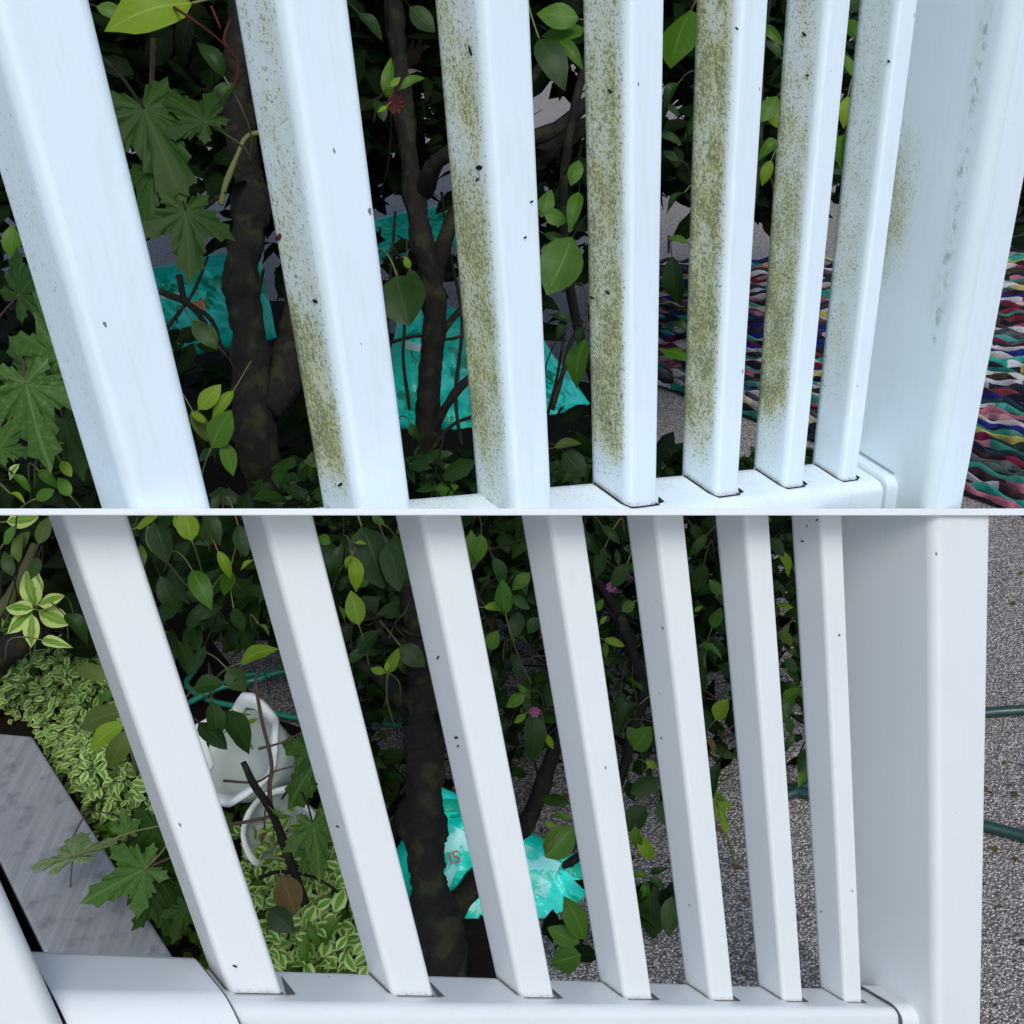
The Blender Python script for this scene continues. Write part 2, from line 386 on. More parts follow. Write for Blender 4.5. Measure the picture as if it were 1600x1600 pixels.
for i in range(7):
    d = U.delta; prof = rrect(i - d, i, 0, 1, rU / U.lr, rU / U.ld, 6)
    # support points across the left (algae) face
    full = []
    for j, p in enumerate(prof):
        full.append(p); q = prof[(j + 1) % len(prof)]
        if abs(p[0] - (i - d)) < 1e-6 and abs(q[0] - (i - d)) < 1e-6 and abs(p[1] - q[1]) > .1:
            for t in (.2, .4, .6, .8): full.append((p[0], p[1] + (q[1] - p[1]) * t))
    def dens(n, b, h, i=i):
        if n > i - U.delta + .035: return 0.0
        y = row_of(U, i - U.delta, .5, h); v = ip(y, ALG[i])
        e = SIDE[i]; lo = (b - .5) * 2
        v *= (1 + e * lo) if i != 1 else (np.clip(.95 + .5 * lo, .45, 1.3) if y > 470 else 1)
        edge = np.clip((b - .06) / .22, 0, 1) if b < .3 else 1
        return float(np.clip(v * edge, 0, 1.15))
    extr('baluster', U, full, list(np.linspace(-.10, .62, 56)), M_STAIN, stained, 'up', dens, grime_shade=lambda n, b, h, i=i: (.20 if i < 6 else .32) if n < i - U.delta + .02 else 0, clip=(797, True))  # constant tone on the left face is painted shade
    mt = M_MOSS_SHADOW
    # slot beside the foot of the baluster
    a = U.inv(1029, 788.5) - np.array([3, 0]); b_ = U.inv(1038.5, 785) - np.array([3, 0]); c_ = U.inv(1029, 777) - np.array([3, 0])
    if i >= 3:
        mesh('slot', [U.pt(i + q[0], q[1], .0008) for q in (a, b_, c_)], [(0, 1, 2)], mt, stained)
        sh = .0006  # flat dark strip paints the shadow round the baluster foot
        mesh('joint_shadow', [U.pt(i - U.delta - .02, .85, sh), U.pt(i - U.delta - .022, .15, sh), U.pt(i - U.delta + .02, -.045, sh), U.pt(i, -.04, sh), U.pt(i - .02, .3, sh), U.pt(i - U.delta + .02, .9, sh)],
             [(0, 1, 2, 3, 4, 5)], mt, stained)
rp = rrect(-.32, 1.06, -.055, 0, .30, .009, 5)
extr('bottom_rail', U, rp, list(np.linspace(-2.0, 6.36, 40)), M_STAIN, stained, 'along', lambda n, b, h: .24 if h > -.002 and b > .2 else .07, clip=(797, True))
nP = 6.62
bf = U.line_b(nP, 1457, 790); print('U post front b', bf)
bp2 = rrect(-.42, 1.22, -.065, .006, .32, .012, 5)
extr('rail_bracket', U, bp2, [6.375, nP + .05], M_STAIN, stained, 'along', grime_shade=lambda n, b, h: .15, clip=(797, True))
wP = .9
def post_grime_shade(n, b, h):
    if n > nP + .12: return 0
    y = row_of(U, n, b, h); v = 0
    v = max(v, 1.0 * math.exp(-((b - (bf + .72)) / .16) ** 2) * ip(y, [(0, .6), (80, .95), (480, .95), (560, .35), (800, .15)]))
    v = max(v, .9 * math.exp(-((b - 1.0) / .6) ** 2) * ip(y, [(200, 0), (300, .8), (400, .6), (520, .1)]))
    return max(v, .34)  # floor value paints shade over the whole left face
pf = []
pr = rrect(nP, nP + wP, bf, bf + 3.2, .016 / U.lr, .016 / U.ld, 8)
for j, p in enumerate(pr):
    pf.append(p); q = pr[(j + 1) % len(pr)]
    if abs(p[0] - nP) < 1e-6 and abs(q[0] - nP) < 1e-6:
        for t in np.linspace(0, 1, 18)[1:-1]: pf.append((p[0], p[1] + (q[1] - p[1]) * t))
extr('post', U, pf, list(np.linspace(-.3, .8, 40)), M_STAIN, stained, 'up', grime_shade=post_grime_shade, dens=lambda n, b, h: (1.1 * math.exp(-((row_of(U, n, b, h) - 320) / 95) ** 2) * min(1, max(0, (b - .1) / .9)) if n < nP + .02 else 0), clip=(797, True))
mesh('joint_shadow', [U.pt(nP - .012, b, .0085) for b in np.linspace(-.25, 1.3, 6)] + [U.pt(nP + .01, b, .0085) for b in np.linspace(1.3, -.25, 6)], [tuple(range(12))], M_MOSS_SHADOW, stained)  # thin dark strip painted as shadow where the bracket meets the post

clean = empty('clean_railing', L.pt(3, .5, 0), 'lower white vinyl railing, washed clean, with rail brackets and two posts', 'railing')
rL = .0042
for i in range(7):
    extr('baluster', L, rrect(i - L.delta, i, 0, 1, rL / L.lr, rL / L.ld, 5), [-.02, .1, .3, .5, .7], M_CLEAN, clean, 'up', clip=(803, False))
    q = [L.inv(448, 1556.5), L.inv(463, 1555.5), L.inv(440, 1526)]
    mesh('slot', [L.pt(i + a[0], a[1], .0009) for a in q], [(0, 1, 2)], M_GAP, clean)
    d = L.delta  # next: dark flat strip painted as contact shadow at the foot
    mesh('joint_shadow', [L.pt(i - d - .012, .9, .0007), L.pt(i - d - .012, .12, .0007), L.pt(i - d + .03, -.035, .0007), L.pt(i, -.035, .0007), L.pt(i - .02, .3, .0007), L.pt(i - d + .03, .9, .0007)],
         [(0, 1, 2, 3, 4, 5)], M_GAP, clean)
extr('bottom_rail', L, rrect(-.46, 1.04, -.052, 0, .26, .010, 6), list(np.linspace(-1.0, 6.45, 12)), M_CLEAN, clean, 'along')
extr('rail_bracket', L, rrect(-.62, 1.41, -.062, .0045, .5, .022, 8), [-1.17, -.36], M_CLEAN, clean, 'along')
extr('rail_bracket', L, rrect(-.60, 1.30, -.062, .0045, .45, .018, 8), [6.44, 6.80], M_CLEAN, clean, 'along')
for n0 in (-.36, 6.437):
    rg = rrect(-.635, 1.425, -.064, .0058, .5, .022, 8)
    extr('bracket_seam', L, rrect(-.615, 1.403, -.0615, .0038, .5, .022, 8) if n0 < 0 else rrect(-.595, 1.29, -.0615, .0038, .45, .018, 8), [n0, n0 + .012] if n0 < 0 else [n0 - .010, n0], M_GAP, clean, 'along')
nL = 6.77
bfl = L.line_b(nL, 1466, 1587); print('L post front b', bfl)
def solve_n(fr, b, x, y):
    nn = np.cross(ray(x, y), fr.V); return -(nn @ (fr.P + b * fr.D)) / (nn @ fr.R)
nR = solve_n(L, bfl, 1536, 1587); nRu = solve_n(U, bf, 1508, 794); print('post right n', nR, nRu)
extr('post', L, rrect(nL, nR, bfl, bfl + 3.3, .010 / L.lr, .010 / L.ld, 7), list(np.linspace(-.55, .75, 12)), M_CLEAN, clean, 'up', clip=(803, False))
nl2 = solve_n(L, -.95, 95, 1587)
extr('post', L, rrect(nl2 - .88, nl2, -.95, 2.3, .010 / L.lr, .010 / L.ld, 7), list(np.linspace(-.5, .5, 8)), M_CLEAN, clean, 'up', clip=(803, False))

# ledge board between the railings
def ledge():
    V = []
    xs = [-260, 1760]
    for row in (794.5, 805.5):
        for x in xs:
            z = 1 / (2.56 - .00089 * x); zb = z + .09 + .30 * max(0, x) / 1600
            V.append(PT(x, row, z)); V.append(PT(x, row, zb))
    a = V
    V = [a[0], a[1], a[3], a[2], a[4], a[5], a[7], a[6]]
    o = mesh('ledge_board', V, [(0, 1, 2, 3), (7, 6, 5, 4), (0, 3, 7, 4), (1, 5, 6, 2), (0, 4, 5, 1), (3, 2, 6, 7)], M_CLEAN, loc=V[0],
             attrs={'loc': ('FLOAT_VECTOR', [tuple(v) for v in V]), 'algae': ('FLOAT', [0] * 8), 'grime_shade': ('FLOAT', [0] * 8)})
    bv = o.modifiers.new('bevel', 'BEVEL'); bv.width = .0006; bv.segments = 2
    tag(o, 'thin white ledge board between the stained upper railing and the clean lower one', 'ledge')
ledge()

# ------------------------------------------------------------------ ground
def flat(name, pts, mat, h, label, kind='structure', cat=None, thick=0):
    V = [GP(x, y, h) for x, y in pts]; n = len(V); Fc = [tuple(range(n))]
    o = mesh(name, V, Fc, mat, loc=np.array([0, 0, h])); tag(o, label, cat, kind=kind); return o
S = 120
o = mesh('asphalt_ground', [(-S, -S, 0), (S, -S, 0), (S, S, 0), (-S, S, 0)], [(0, 1, 2, 3)], M_ASPH)
tag(o, 'coarse grey asphalt paving behind the railings', kind='structure')
flat('shade_mulch_bed', [(-900, 470), (470, 470), (720, 560), (930, 600), (1020, 690), (1030, 880), (600, 1000), (-900, 1000)], M_SOIL, .004, 'near-black mulch bed painted for the deep shade under the shrubs behind the upper railing')  # dark sheet laid where deep shade falls among the shrubs
flat('planting_soil', [(-900, 1000), (330, 1000), (420, 1120), (600, 1180), (800, 1400), (860, 1640), (800, 2400), (-3000, 2400)], M_SOIL, .008, 'dark soil of the planting bed beside the grey boards')  # its black also paints the deep shade round the lower trunk

# ------------------------------------------------------------------ leaf meshes
def oval(wr=.42, bend=.12, fold=.12, tip=1.0, nseg=7, droop=.15):
    V, uv = [], []
    for i in range(nseg + 1):
        t = i / nseg; w = wr * .5 * (math.sin(math.pi * min(1, t ** .85)) ** .8 if 0 < t < 1 else 0)
        if t > .75: w *= 1 - .35 * tip * (t - .75) / .25
        z = bend * math.sin(math.pi * t) - droop * t * t
        for s in (-1, -.5, 0, .5, 1):
            V.append((s * w, t, z + fold * abs(s) * w * 2 + .018 * math.sin(11 * t + s * 2.5) * abs(s))); uv.append((s, t, 0))
    Fc = [(i * 5 + j, i * 5 + j + 1, i * 5 + j + 6, i * 5 + j + 5) for i in range(nseg) for j in range(4)]
    return np.array(V), Fc, np.array(uv)
def maple(seed=0):
    r = random.Random(seed)
    lob = [(-128, .42), (-62, .74), (0, 1.0), (62, .74), (128, .42)]    # angle from the tip, length
    pts = []
    for k, (a, l) in enumerate(lob):
        A = math.radians(a)
        def at(rr, da): return (rr * math.sin(A + math.radians(da)), rr * math.cos(A + math.radians(da)))
        w = 23 if abs(a) < 100 else 28
        pts += [at(l * .52, -w), at(l * .60, -w * .98), at(l * .63, -w * .62), at(l * .80, -w * .62), at(l * .82, -w * .30), at(l, r.uniform(-2, 2)),
                at(l * .82, w * .30), at(l * .80, w * .62), at(l * .63, w * .62), at(l * .60, w * .98), at(l * .52, w)]
        if k < 4:
            A2 = math.radians((a + lob[k + 1][0]) / 2); rr = .44; pts.append((rr * math.sin(A2), rr * math.cos(A2)))
    pts.append((0, -.06))
    V = [(0, 0, 0)]; uv = [(0, 0, 0)]
    for x, y in pts:
        rr = math.hypot(x, y); th = math.atan2(x, y)
        z = .035 * math.cos(th * 2.9) * rr - .20 * rr * rr + .02 * math.sin(x * 19 + y * 13)
        V.append((x * .92, y + .0, z)); uv.append((math.sin(th * 2.9 / 2), rr, 0))
    # middle ring, for the folding along the veins
    m = len(pts); 
    for x, y in pts:
        x, y = x * .5, y * .5; rr = math.hypot(x, y); th = math.atan2(x, y)
        V.append((x * .92, y, .05 * math.cos(th * 2.9) * rr - .1 * rr * rr)); uv.append((math.sin(th * 2.9 / 2), rr, 0))
    Fc = []
    for i in range(m):
        j = (i + 1) % m; Fc.append((0, 1 + m + i, 1 + m + j)); Fc.append((1 + m + i, 1 + i, 1 + j, 1 + m + j))
    V = np.array(V); V[:, 1] += .0
    return V, Fc, np.array(uv, float)
def leafmesh(name, data, mat):
    V, Fc, uv = data; me = bpy.data.meshes.new(name); me.from_pydata(V.tolist(), [], [tuple(f) for f in Fc])
    at = me.attributes.new('leafuv', 'FLOAT_VECTOR', 'POINT'); at.data.foreach_set('vector', uv.astype(np.float32).ravel())
    me.polygons.foreach_set('use_smooth', [True] * len(me.polygons)); me.materials.append(mat); me.update(); return me
SH = {'o0': oval(.46, .10, .10), 'o1': oval(.56, .06, -.08, .4, droop=.05), 'o2': oval(.34, .16, .18), 'o3': oval(.72, .05, .12, .2, droop=.02), 'o4': oval(.44, .22, .26, .8, droop=.4), 'o5': oval(.50, -.06, .05, 1.2, droop=.28), 'm0': maple(1), 'm1': maple(5)}
MATS = {'d': L_DARK, 'm': L_MID, 'y': L_YOUNG, 'o': L_OLIVE, 'b': L_BROWN, 'M': L_MAPLE, 'D': L_MAPLE_D, 'U': L_MAPLE_U, 'v': L_VAR, 'V': L_VARY}
_cache = {}
def lm(shape, mk_):
    if (shape, mk_) not in _cache: _cache[shape, mk_] = leafmesh('leaf', SH[shape], MATS[mk_])
    return _cache[shape, mk_]
CAMF = WV([0, 0, 1.0])
def basis(p0, p1, roll, rnd=random):
    y = p1 - p0; ln = np.linalg.norm(y); y /= ln
    tocam = np.array([0, 0, CAM_H]) - p0; tocam /= np.linalg.norm(tocam)
    nrm = tocam * .75 + np.array([0, 0, .65]); nrm -= y * (nrm @ y); nrm /= np.linalg.norm(nrm)
    x = np.cross(y, nrm); a = math.radians(roll); x2 = x * math.cos(a) + nrm * math.sin(a); n2 = np.cross(x2, y)
    return x2, y, n2, ln
def put_leaf(parent, x0, y0, x1, y1, z, mk_, shape=None, wide=1.0, dz=None, roll=None, name='leaf'):
    """a leaf whose stalk end is seen at (x0,y0) and whose tip at (x1,y1), z metres ahead"""
    shape = shape or random.choice(['o0', 'o1', 'o2', 'o4', 'o5'])
    L2 = math.hypot(x1 - x0, y1 - y0) * z / F
    if dz is None: dz = random.uniform(-.35, .25) * L2
    p0 = PT(x0, y0, z); p1 = PT(x1, y1, z + dz)
    if roll is None: roll = random.uniform(-28, 28)
    x, y, n, ln = basis(p0, p1, roll)
    o = bpy.data.objects.new(name, lm(shape, mk_)); COL.objects.link(o)
    M = Matrix(((x[0] * ln * wide, y[0] * ln, n[0] * ln, 0), (x[1] * ln * wide, y[1] * ln, n[1] * ln, 0), (x[2] * ln * wide, y[2] * ln, n[2] * ln, 0), (0, 0, 0, 1)))
    o.parent = parent; pl = wloc(parent); M.translation = Vector(tuple(p0)) - pl; o.matrix_local = M
    # stalk that runs back to the stems
    k = random.uniform(.5, 1.3); dx, dy = (x0 - x1) * k, (y0 - y1) * k; b = random.uniform(-.4, .4)
    P = [PT(x0, y0, z), PT(x0 + dx * .5 - dy * b * .3, y0 + dy * .5 + dx * b * .3, z + .03), PT(x0 + dx - dy * b, y0 + dy + dx * b + 10, z + .10), PT(x0 + dx * 1.1 - dy * b * 2, y0 + dy * 1.1 + dx * b * 2 + 40, z + .17)]
    if min(q[2] for q in P) > .02:
        r = max(.0009, L2 * .016); V, Fc = tube(smoothpath(P, 3), np.linspace(r, r * 1.5, 10), 5)
        mesh('stalk', V, Fc, random.choice([M_TWIG, M_BARK, M_STEM]) if mk_ not in 'yUV' else M_STEM, parent, smooth=True)
    return p0
def cloud(name, mat, parent, N, sample, size, shapes=('o0', 'o2'), label=None, upbias=.5, keep=None):
    """many small leaves joined into one mesh"""
    VV, FF, UV, TT = [], [], [], []; off = 0
    for _ in range(N):
        p = sample()
        if p is None: continue
        if keep is not None and not keep(p): continue
        V, Fc, uv = SH[random.choice(shapes)]
        s = random.uniform(*size); y = RNG.normal(size=3); y[2] = y[2] * .5 - .2; y /= np.linalg.norm(y)
        nr = RNG.normal(size=3) * (1 - upbias) + np.array([0, -.5, 1.0]) * upbias * 1.6; nr -= y * (nr @ y); nr /= np.linalg.norm(nr) + 1e-9
        x = np.cross(y, nr); B = np.array([x, y, nr]) * s
        VV.append(V @ B + p); UV.append(uv); TT += [random.random()] * len(V)
        FF += [tuple(i + off for i in f) for f in Fc]; off += len(V)
    if not VV: return None
    o = mesh(name, np.vstack(VV), FF, mat, parent, loc=(wloc(parent) if parent is not None else np.vstack(VV).mean(0)), smooth=True,
             attrs={'leafuv': ('FLOAT_VECTOR', np.vstack(UV)), 'tint': ('FLOAT', TT)})
    o['kind'] = 'stuff'
    return o
SH['s3'] = oval(.45, -.1, .22, nseg=3, droop=.4)
SH['s0'] = oval(.5, .08, .12, nseg=3); SH['s1'] = oval(.62, .05, -.1, .5, nseg=3); SH['s2'] = oval(.38, .1, .1, nseg=3)
def box_sample(x0, x1, y0, y1, z0, z1, minh=.02):
    def f():
        z = random.uniform(z0, z1); p = PT(random.uniform(x0, x1), random.uniform(y0, y1), z)
        return p if p[2] > minh else None
    return f
def px_branch(parent, pts, r0, r1, mat=M_BARK, knots=.35, name='branch', seg=9, sub=5):
    """pts: (x, y, z)"""
    return limb(name, [PT(*p) for p in pts], r0, r1, mat, parent, knots, sub, seg)
def twigs(parent, specs, z, r=.0018, mat=M_TWIG):
    for s in specs:
        pts = [(x, y, z + .02 * math.sin(x)) for x, y in s]; px_branch(parent, pts, r, r * .6, mat, .25, 'twig', 6, 3)
def leaves(parent, z, rows):
    for r in rows:
        x0, y0, x1, y1, k = r[:5]; kw = r[5] if len(r) > 5 else {}
        zz = kw.pop('z', z) + random.uniform(-.03, .03); put_leaf(parent, x0, y0, x1, y1, zz, k, **kw)
# ------------------------------------------------------------------ upper shrubs (seen through the stained railing)
ub = GP(470, 985)
sh1 = empty('shrub', ub, 'dark trunked leafy shrub behind the leftmost full gap of the stained upper railing', 'shrub')
px_branch(sh1, [(470, 985, 2.2), (440, 850, 2.1), (400, 690, 2.0), (392, 560, 1.98), (378, 430, 1.95), (392, 320, 1.95), (375, 200, 1.95), (380, 60, 1.9), (395, -120, 1.9)], .046, .026, M_BARK, .35, 'trunk', 14)
px_branch(sh1, [(405, 640, 2.0), (455, 560, 2.05), (470, 400, 2.1), (440, 200, 2.1), (420, 0, 2.1)], .045, .022, M_BARK, .3)
px_branch(sh1, [(345, 320, 1.85), (352, 290, 1.85), (372, 240, 1.85), (388, 212, 1.86), (430, 205, 1.9)], .006, .004, M_STEM, .4)
px_branch(sh1, [(352, 300, 1.85), (310, 330, 1.85), (270, 350, 1.85), (220, 380, 1.9)], .005, .002)
px_branch(sh1, [(280, 430, 2.0), (290, 470, 2.0), (330, 500, 2.0), (350, 560, 2.0)], .006, .004)
px_branch(sh1, [(250, 455, 2.0), (300, 480, 2.0), (350, 545, 2.0), (400, 560, 2.0)], .007, .004)
twigs(sh1, [[(272, 12), (300, 30), (340, 60), (365, 85)], [(360, 30), (350, 60), (362, 85)], [(330, 10), (345, 45)], [(355, 80), (372, 100), (366, 140)]], 1.5, .0022, M_RED)
leaves(sh1, 1.55, [(300, 5, 160, 38, 'y', dict(shape='o0', wide=1.2)), (150, 10, 205, 30, 'm'), (350, 120, 310, 60, 'd'), (300, 500, 335, 545, 'm'), (340, 540, 300, 500, 'd'),
    (310, 640, 345, 600, 'y', dict(shape='o1')), (330, 700, 360, 640, 'm', dict(shape='o1', wide=1.3)), (365, 610, 330, 655, 'y'), (320, 660, 300, 640, 'y'), (350, 690, 368, 740, 'm'),
    (300, 640, 325, 690, 'o'), (370, 130, 330, 180, 'd'), (310, 720, 345, 700, 'd')])
maple1 = empty('maple_sapling', GP(200, 1000), 'dark maple sapling with broad lobed leaves at the left of the stained upper railing', 'sapling')
px_branch(maple1, [(160, 1000, 1.9), (175, 800, 1.8), (200, 500, 1.7), (230, 250, 1.65), (240, 60, 1.6)], .010, .004, M_TWIG, .2, 'trunk', 8)
leaves(maple1, 1.5, [(225, 170, 290, 315, 'D', dict(shape='m0', roll=0, wide=1.1)), (320, 190, 240, 130, 'D', dict(shape='m1')), (290, 330, 300, 440, 'D', dict(shape='m1', roll=10, wide=1.1)), (240, 260, 215, 360, 'D', dict(shape='m0')),
    (95, 560, 60, 420, 'M', dict(shape='m1', z=1.1)), (40, 600, 75, 740, 'M', dict(shape='m0', z=1.1, roll=-15)), (30, 460, 95, 380, 'D', dict(shape='m0', z=1.2)), (70, 600, 10, 520, 'D', dict(shape='m1', z=1.2)),
    (100, 660, 130, 750, 'D', dict(shape='m0', z=1.2)), (15, 400, 20, 350, 'm', dict(z=1.3)), (0, 700, 40, 640, 'M', dict(shape='m0', z=1.2)),
    (20, 740, 50, 770, 'm', dict(z=1.15)), (60, 735, 90, 760, 'm', dict(z=1.15)), (95, 720, 112, 745, 'y', dict(z=1.15)), (30, 725, 12, 750, 'v', dict(z=1.15)), (55, 780, 85, 765, 'm', dict(z=1.15)),
    (110, 775, 90, 745, 'm', dict(z=1.15)), (75, 700, 100, 690, 'y', dict(z=1.2)), (15, 770, 40, 785, 'y', dict(z=1.15))])
sh2 = empty('shrub', GP(700, 950), 'dense black-stemmed shrub before the teal sacks, between second and third stained balusters', 'shrub')
px_branch(sh2, [(690, 950, 2.35), (672, 800, 2.3), (668, 680, 2.25), (672, 580, 2.2), (680, 480, 2.15), (660, 380, 2.1), (640, 250, 2.1), (620, 60, 2.1), (600, -120, 2.1)], .030, .018, M_BARK, .3, 'trunk', 12)
px_branch(sh2, [(668, 690, 2.25), (700, 630, 2.2), (735, 590, 2.2), (800, 540, 2.2)], .012, .007)
px_branch(sh2, [(680, 540, 2.2), (705, 500, 2.2), (740, 465, 2.2)], .009, .006)
px_branch(sh2, [(675, 450, 2.15), (700, 360, 2.1), (730, 300, 2.1), (790, 180, 2.1), (880, 60, 2.1)], .020, .009)
px_branch(sh2, [(640, 640, 2.2), (630, 560, 2.2), (632, 500, 2.2), (620, 420, 2.2)], .004, .003)
px_branch(sh2, [(610, 535, 2.2), (650, 525, 2.2), (700, 530, 2.2), (735, 520, 2.2)], .004, .003)
px_branch(sh2, [(660, 300, 2.1), (700, 240, 2.0), (850, 210, 2.0), (930, 150, 2.0)], .018, .012)
px_branch(sh2, [(780, 320, 2.2), (850, 240, 2.1), (960, 170, 2.1)], .022, .016)
leaves(sh2, 1.9, [(620, 430, 640, 510, 'd', dict(shape='o3', wide=1.3)), (640, 420, 655, 470, 'd'), (560, 20, 600, 60, 'd'), (640, 10, 680, 50, 'd', dict(shape='o1')), (600, 190, 585, 150, 'd'), (612, 160, 608, 88, 'm', dict(shape='o2', z=1.6)),
    (610, 135, 625, 120, 'y', dict(z=1.6)), (625, 140, 665, 118, 'm', dict(shape='o2', z=1.6)), (605, 165, 590, 175, 'y', dict(z=1.6)), (640, 420, 632, 400, 'y', dict(z=1.8)), (670, 770, 665, 715, 'd', dict(shape='o1', wide=1.2)), (625, 745, 650, 710, 'd'),
    (700, 760, 720, 720, 'd'), (640, 660, 655, 690, 'd')])
for q in ([(600, 700, 2.2), (612, 600, 2.2), (606, 500, 2.2), (618, 330, 2.15)], [(725, 720, 2.2), (712, 620, 2.2), (722, 500, 2.2), (700, 380, 2.15), (690, 300, 2.1)], [(640, 760, 2.2), (700, 670, 2.2), (760, 640, 2.2), (850, 560, 2.2)], [(668, 500, 2.2), (640, 430, 2.15), (610, 380, 2.1)], [(840, 700, 2.3), (868, 600, 2.3), (885, 500, 2.3)], [(255, 520, 2.1), (300, 460, 2.1), (325, 400, 2.1)], [(410, 620, 2.1), (395, 520, 2.1), (412, 420, 2.1)]):
    px_branch(sh2 if q[0][0] > 500 else sh1, q, .0045, .003, M_BARK, .3)
fl = empty('flower_bud', PT(618, 165, 1.6), 'small dark red flower cluster in the gap after the second stained baluster', 'flower')
for k in range(9):
    a = k * .7; mesh('petal', *(lambda c: ([c, c + .012 * WV([math.cos(a), math.sin(a), -.2]), c + .012 * WV([math.cos(a + .5), math.sin(a + .5), -.5]) * 1.5, c + .010 * WV([math.cos(a + 1), math.sin(a + 1), .2])], [(0, 1, 2, 3)]))(PT(618, 165, 1.6)), M_RED, fl)
sh3 = empty('shrub', GP(1000, 900), 'bright leaved shrub filling the middle gaps of the stained upper railing', 'shrub')
px_branch(sh3, [(1000, 900, 2.5), (960, 700, 2.3), (900, 500, 2.1), (880, 300, 1.9), (920, 80, 1.8), (1000, -100, 1.8)], .012, .006, M_BARK, .2, 'trunk', 8)
px_branch(sh3, [(862, 640, 2.0), (880, 580, 2.0), (890, 540, 2.0), (910, 500, 2.0)], .006, .004)
px_branch(sh3, [(1120, 520, 2.0), (1180, 300, 1.9), (1190, 100, 1.9), (1210, -60, 1.9)], .007, .004, M_BARK, .2)
leaves(sh3, 1.5, [(905, 30, 838, 20, 'm', dict(shape='o1', wide=1.1)), (915, 45, 845, 55, 'm', dict(shape='o1', wide=1.2)), (842, 60, 884, 136, 'd', dict(shape='o0', wide=1.1)), (870, 62, 912, 105, 'm', dict(shape='o2')), (1080, 15, 1046, 105, 'm', dict(shape='o1', wide=1.2)),
    (845, 340, 862, 295, 'm', dict(shape='o1')), (850, 335, 888, 345, 'm', dict(shape='o1', wide=1.3)), (905, 250, 892, 290, 'm', dict(shape='o1')), (905, 300, 890, 360, 'm'), (850, 365, 890, 380, 'd'), (895, 370, 855, 460, 'm', dict(shape='o1', wide=1.2)),
    (895, 505, 858, 490, 'd'), (912, 510, 900, 540, 'd'), (915, 530, 895, 605, 'm', dict(shape='o0', wide=1.15)), (865, 700, 910, 690, 'o'), (880, 705, 915, 745, 'd', dict(shape='o1', wide=1.2)), (870, 530, 885, 490, 'd'),
    (1050, 400, 1060, 480, 'd', dict(z=1.8)), (1080, 560, 1030, 545, 'm', dict(z=1.8)), (1075, 520, 1045, 500, 'd', dict(z=1.8)), (1060, 250, 1035, 235, 'd'), (1070, 300, 1040, 330, 'd'), (1075, 380, 1042, 370, 'm'), (1030, 210, 1068, 225, 'd'),
    (1190, 40, 1225, 70, 'm'), (1215, 150, 1190, 190, 'm'), (1220, 90, 1195, 60, 'd'), (1225, 200, 1198, 150, 'y'), (1215, 220, 1185, 245, 'm'), (1200, 270, 1185, 240, 'd'), (1205, 250, 1190, 290, 'y'), (1325, 30, 1340, 60, 'm'), (1335, 120, 1325, 80, 'm'),
    (1325, 150, 1318, 200, 'y'), (1320, 210, 1310, 260, 'm'), (1060, 130, 1035, 165, 'd'), (1062, 180, 1040, 160, 'd')])

# dense inner foliage, left with openings where paving and sacks show
OPEN_U = [(262, 385, 45), (330, 320, 34), (338, 182, 22), (234, 255, 20), (292, 450, 52), (392, 430, 38), (385, 500, 45), (640, 75, 30), (690, 280, 24), (690, 330, 30), (608, 350, 28), (700, 360, 32), (870, 170, 50), (1045, 155, 22), (1050, 180, 24),
          (880, 465, 30), (1048, 340, 32), (700, 560, 95), (640, 560, 50), (880, 590, 48), (1045, 640, 70), (1050, 470, 75), (1190, 520, 150), (1300, 620, 250), (720, 660, 50), (900, 520, 22)]
def pix(p):
    c = MW.T @ (np.asarray(p) - np.array([0, 0, CAM_H])); return 800 + F * c[0] / c[2], 800 + F * c[1] / c[2], c[2]
def keep_u(p):
    x, y, z = pix(p)
    for a, b, r in OPEN_U:
        if (x - a) ** 2 + (y - b) ** 2 < (r * 1.05 + (16 if b > 320 else 8)) ** 2: return False
    return True
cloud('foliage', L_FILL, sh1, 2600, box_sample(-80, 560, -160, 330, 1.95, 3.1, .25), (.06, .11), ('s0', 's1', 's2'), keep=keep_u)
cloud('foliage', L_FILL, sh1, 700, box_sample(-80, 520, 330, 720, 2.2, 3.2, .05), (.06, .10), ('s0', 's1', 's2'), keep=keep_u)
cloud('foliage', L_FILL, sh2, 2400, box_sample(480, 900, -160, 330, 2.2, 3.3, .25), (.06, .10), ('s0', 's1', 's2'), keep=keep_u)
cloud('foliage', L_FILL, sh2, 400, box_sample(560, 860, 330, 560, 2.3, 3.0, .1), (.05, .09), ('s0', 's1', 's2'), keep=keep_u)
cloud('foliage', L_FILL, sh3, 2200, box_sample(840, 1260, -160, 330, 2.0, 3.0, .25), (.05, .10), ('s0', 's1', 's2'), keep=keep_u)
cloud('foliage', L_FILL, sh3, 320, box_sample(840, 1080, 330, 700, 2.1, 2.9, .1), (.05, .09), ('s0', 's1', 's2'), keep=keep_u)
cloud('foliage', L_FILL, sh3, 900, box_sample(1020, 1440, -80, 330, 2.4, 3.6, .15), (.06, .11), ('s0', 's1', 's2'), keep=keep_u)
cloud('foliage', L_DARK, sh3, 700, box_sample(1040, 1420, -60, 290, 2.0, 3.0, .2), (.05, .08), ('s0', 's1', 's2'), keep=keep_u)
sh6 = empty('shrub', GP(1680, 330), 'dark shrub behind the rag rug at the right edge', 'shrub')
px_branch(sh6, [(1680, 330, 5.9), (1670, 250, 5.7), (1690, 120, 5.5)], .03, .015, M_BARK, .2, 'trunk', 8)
cloud('foliage', L_FILL, sh6, 900, box_sample(1540, 1840, 120, 395, 4.2, 5.8, .02), (.10, .18), ('s0', 's1', 's2'))
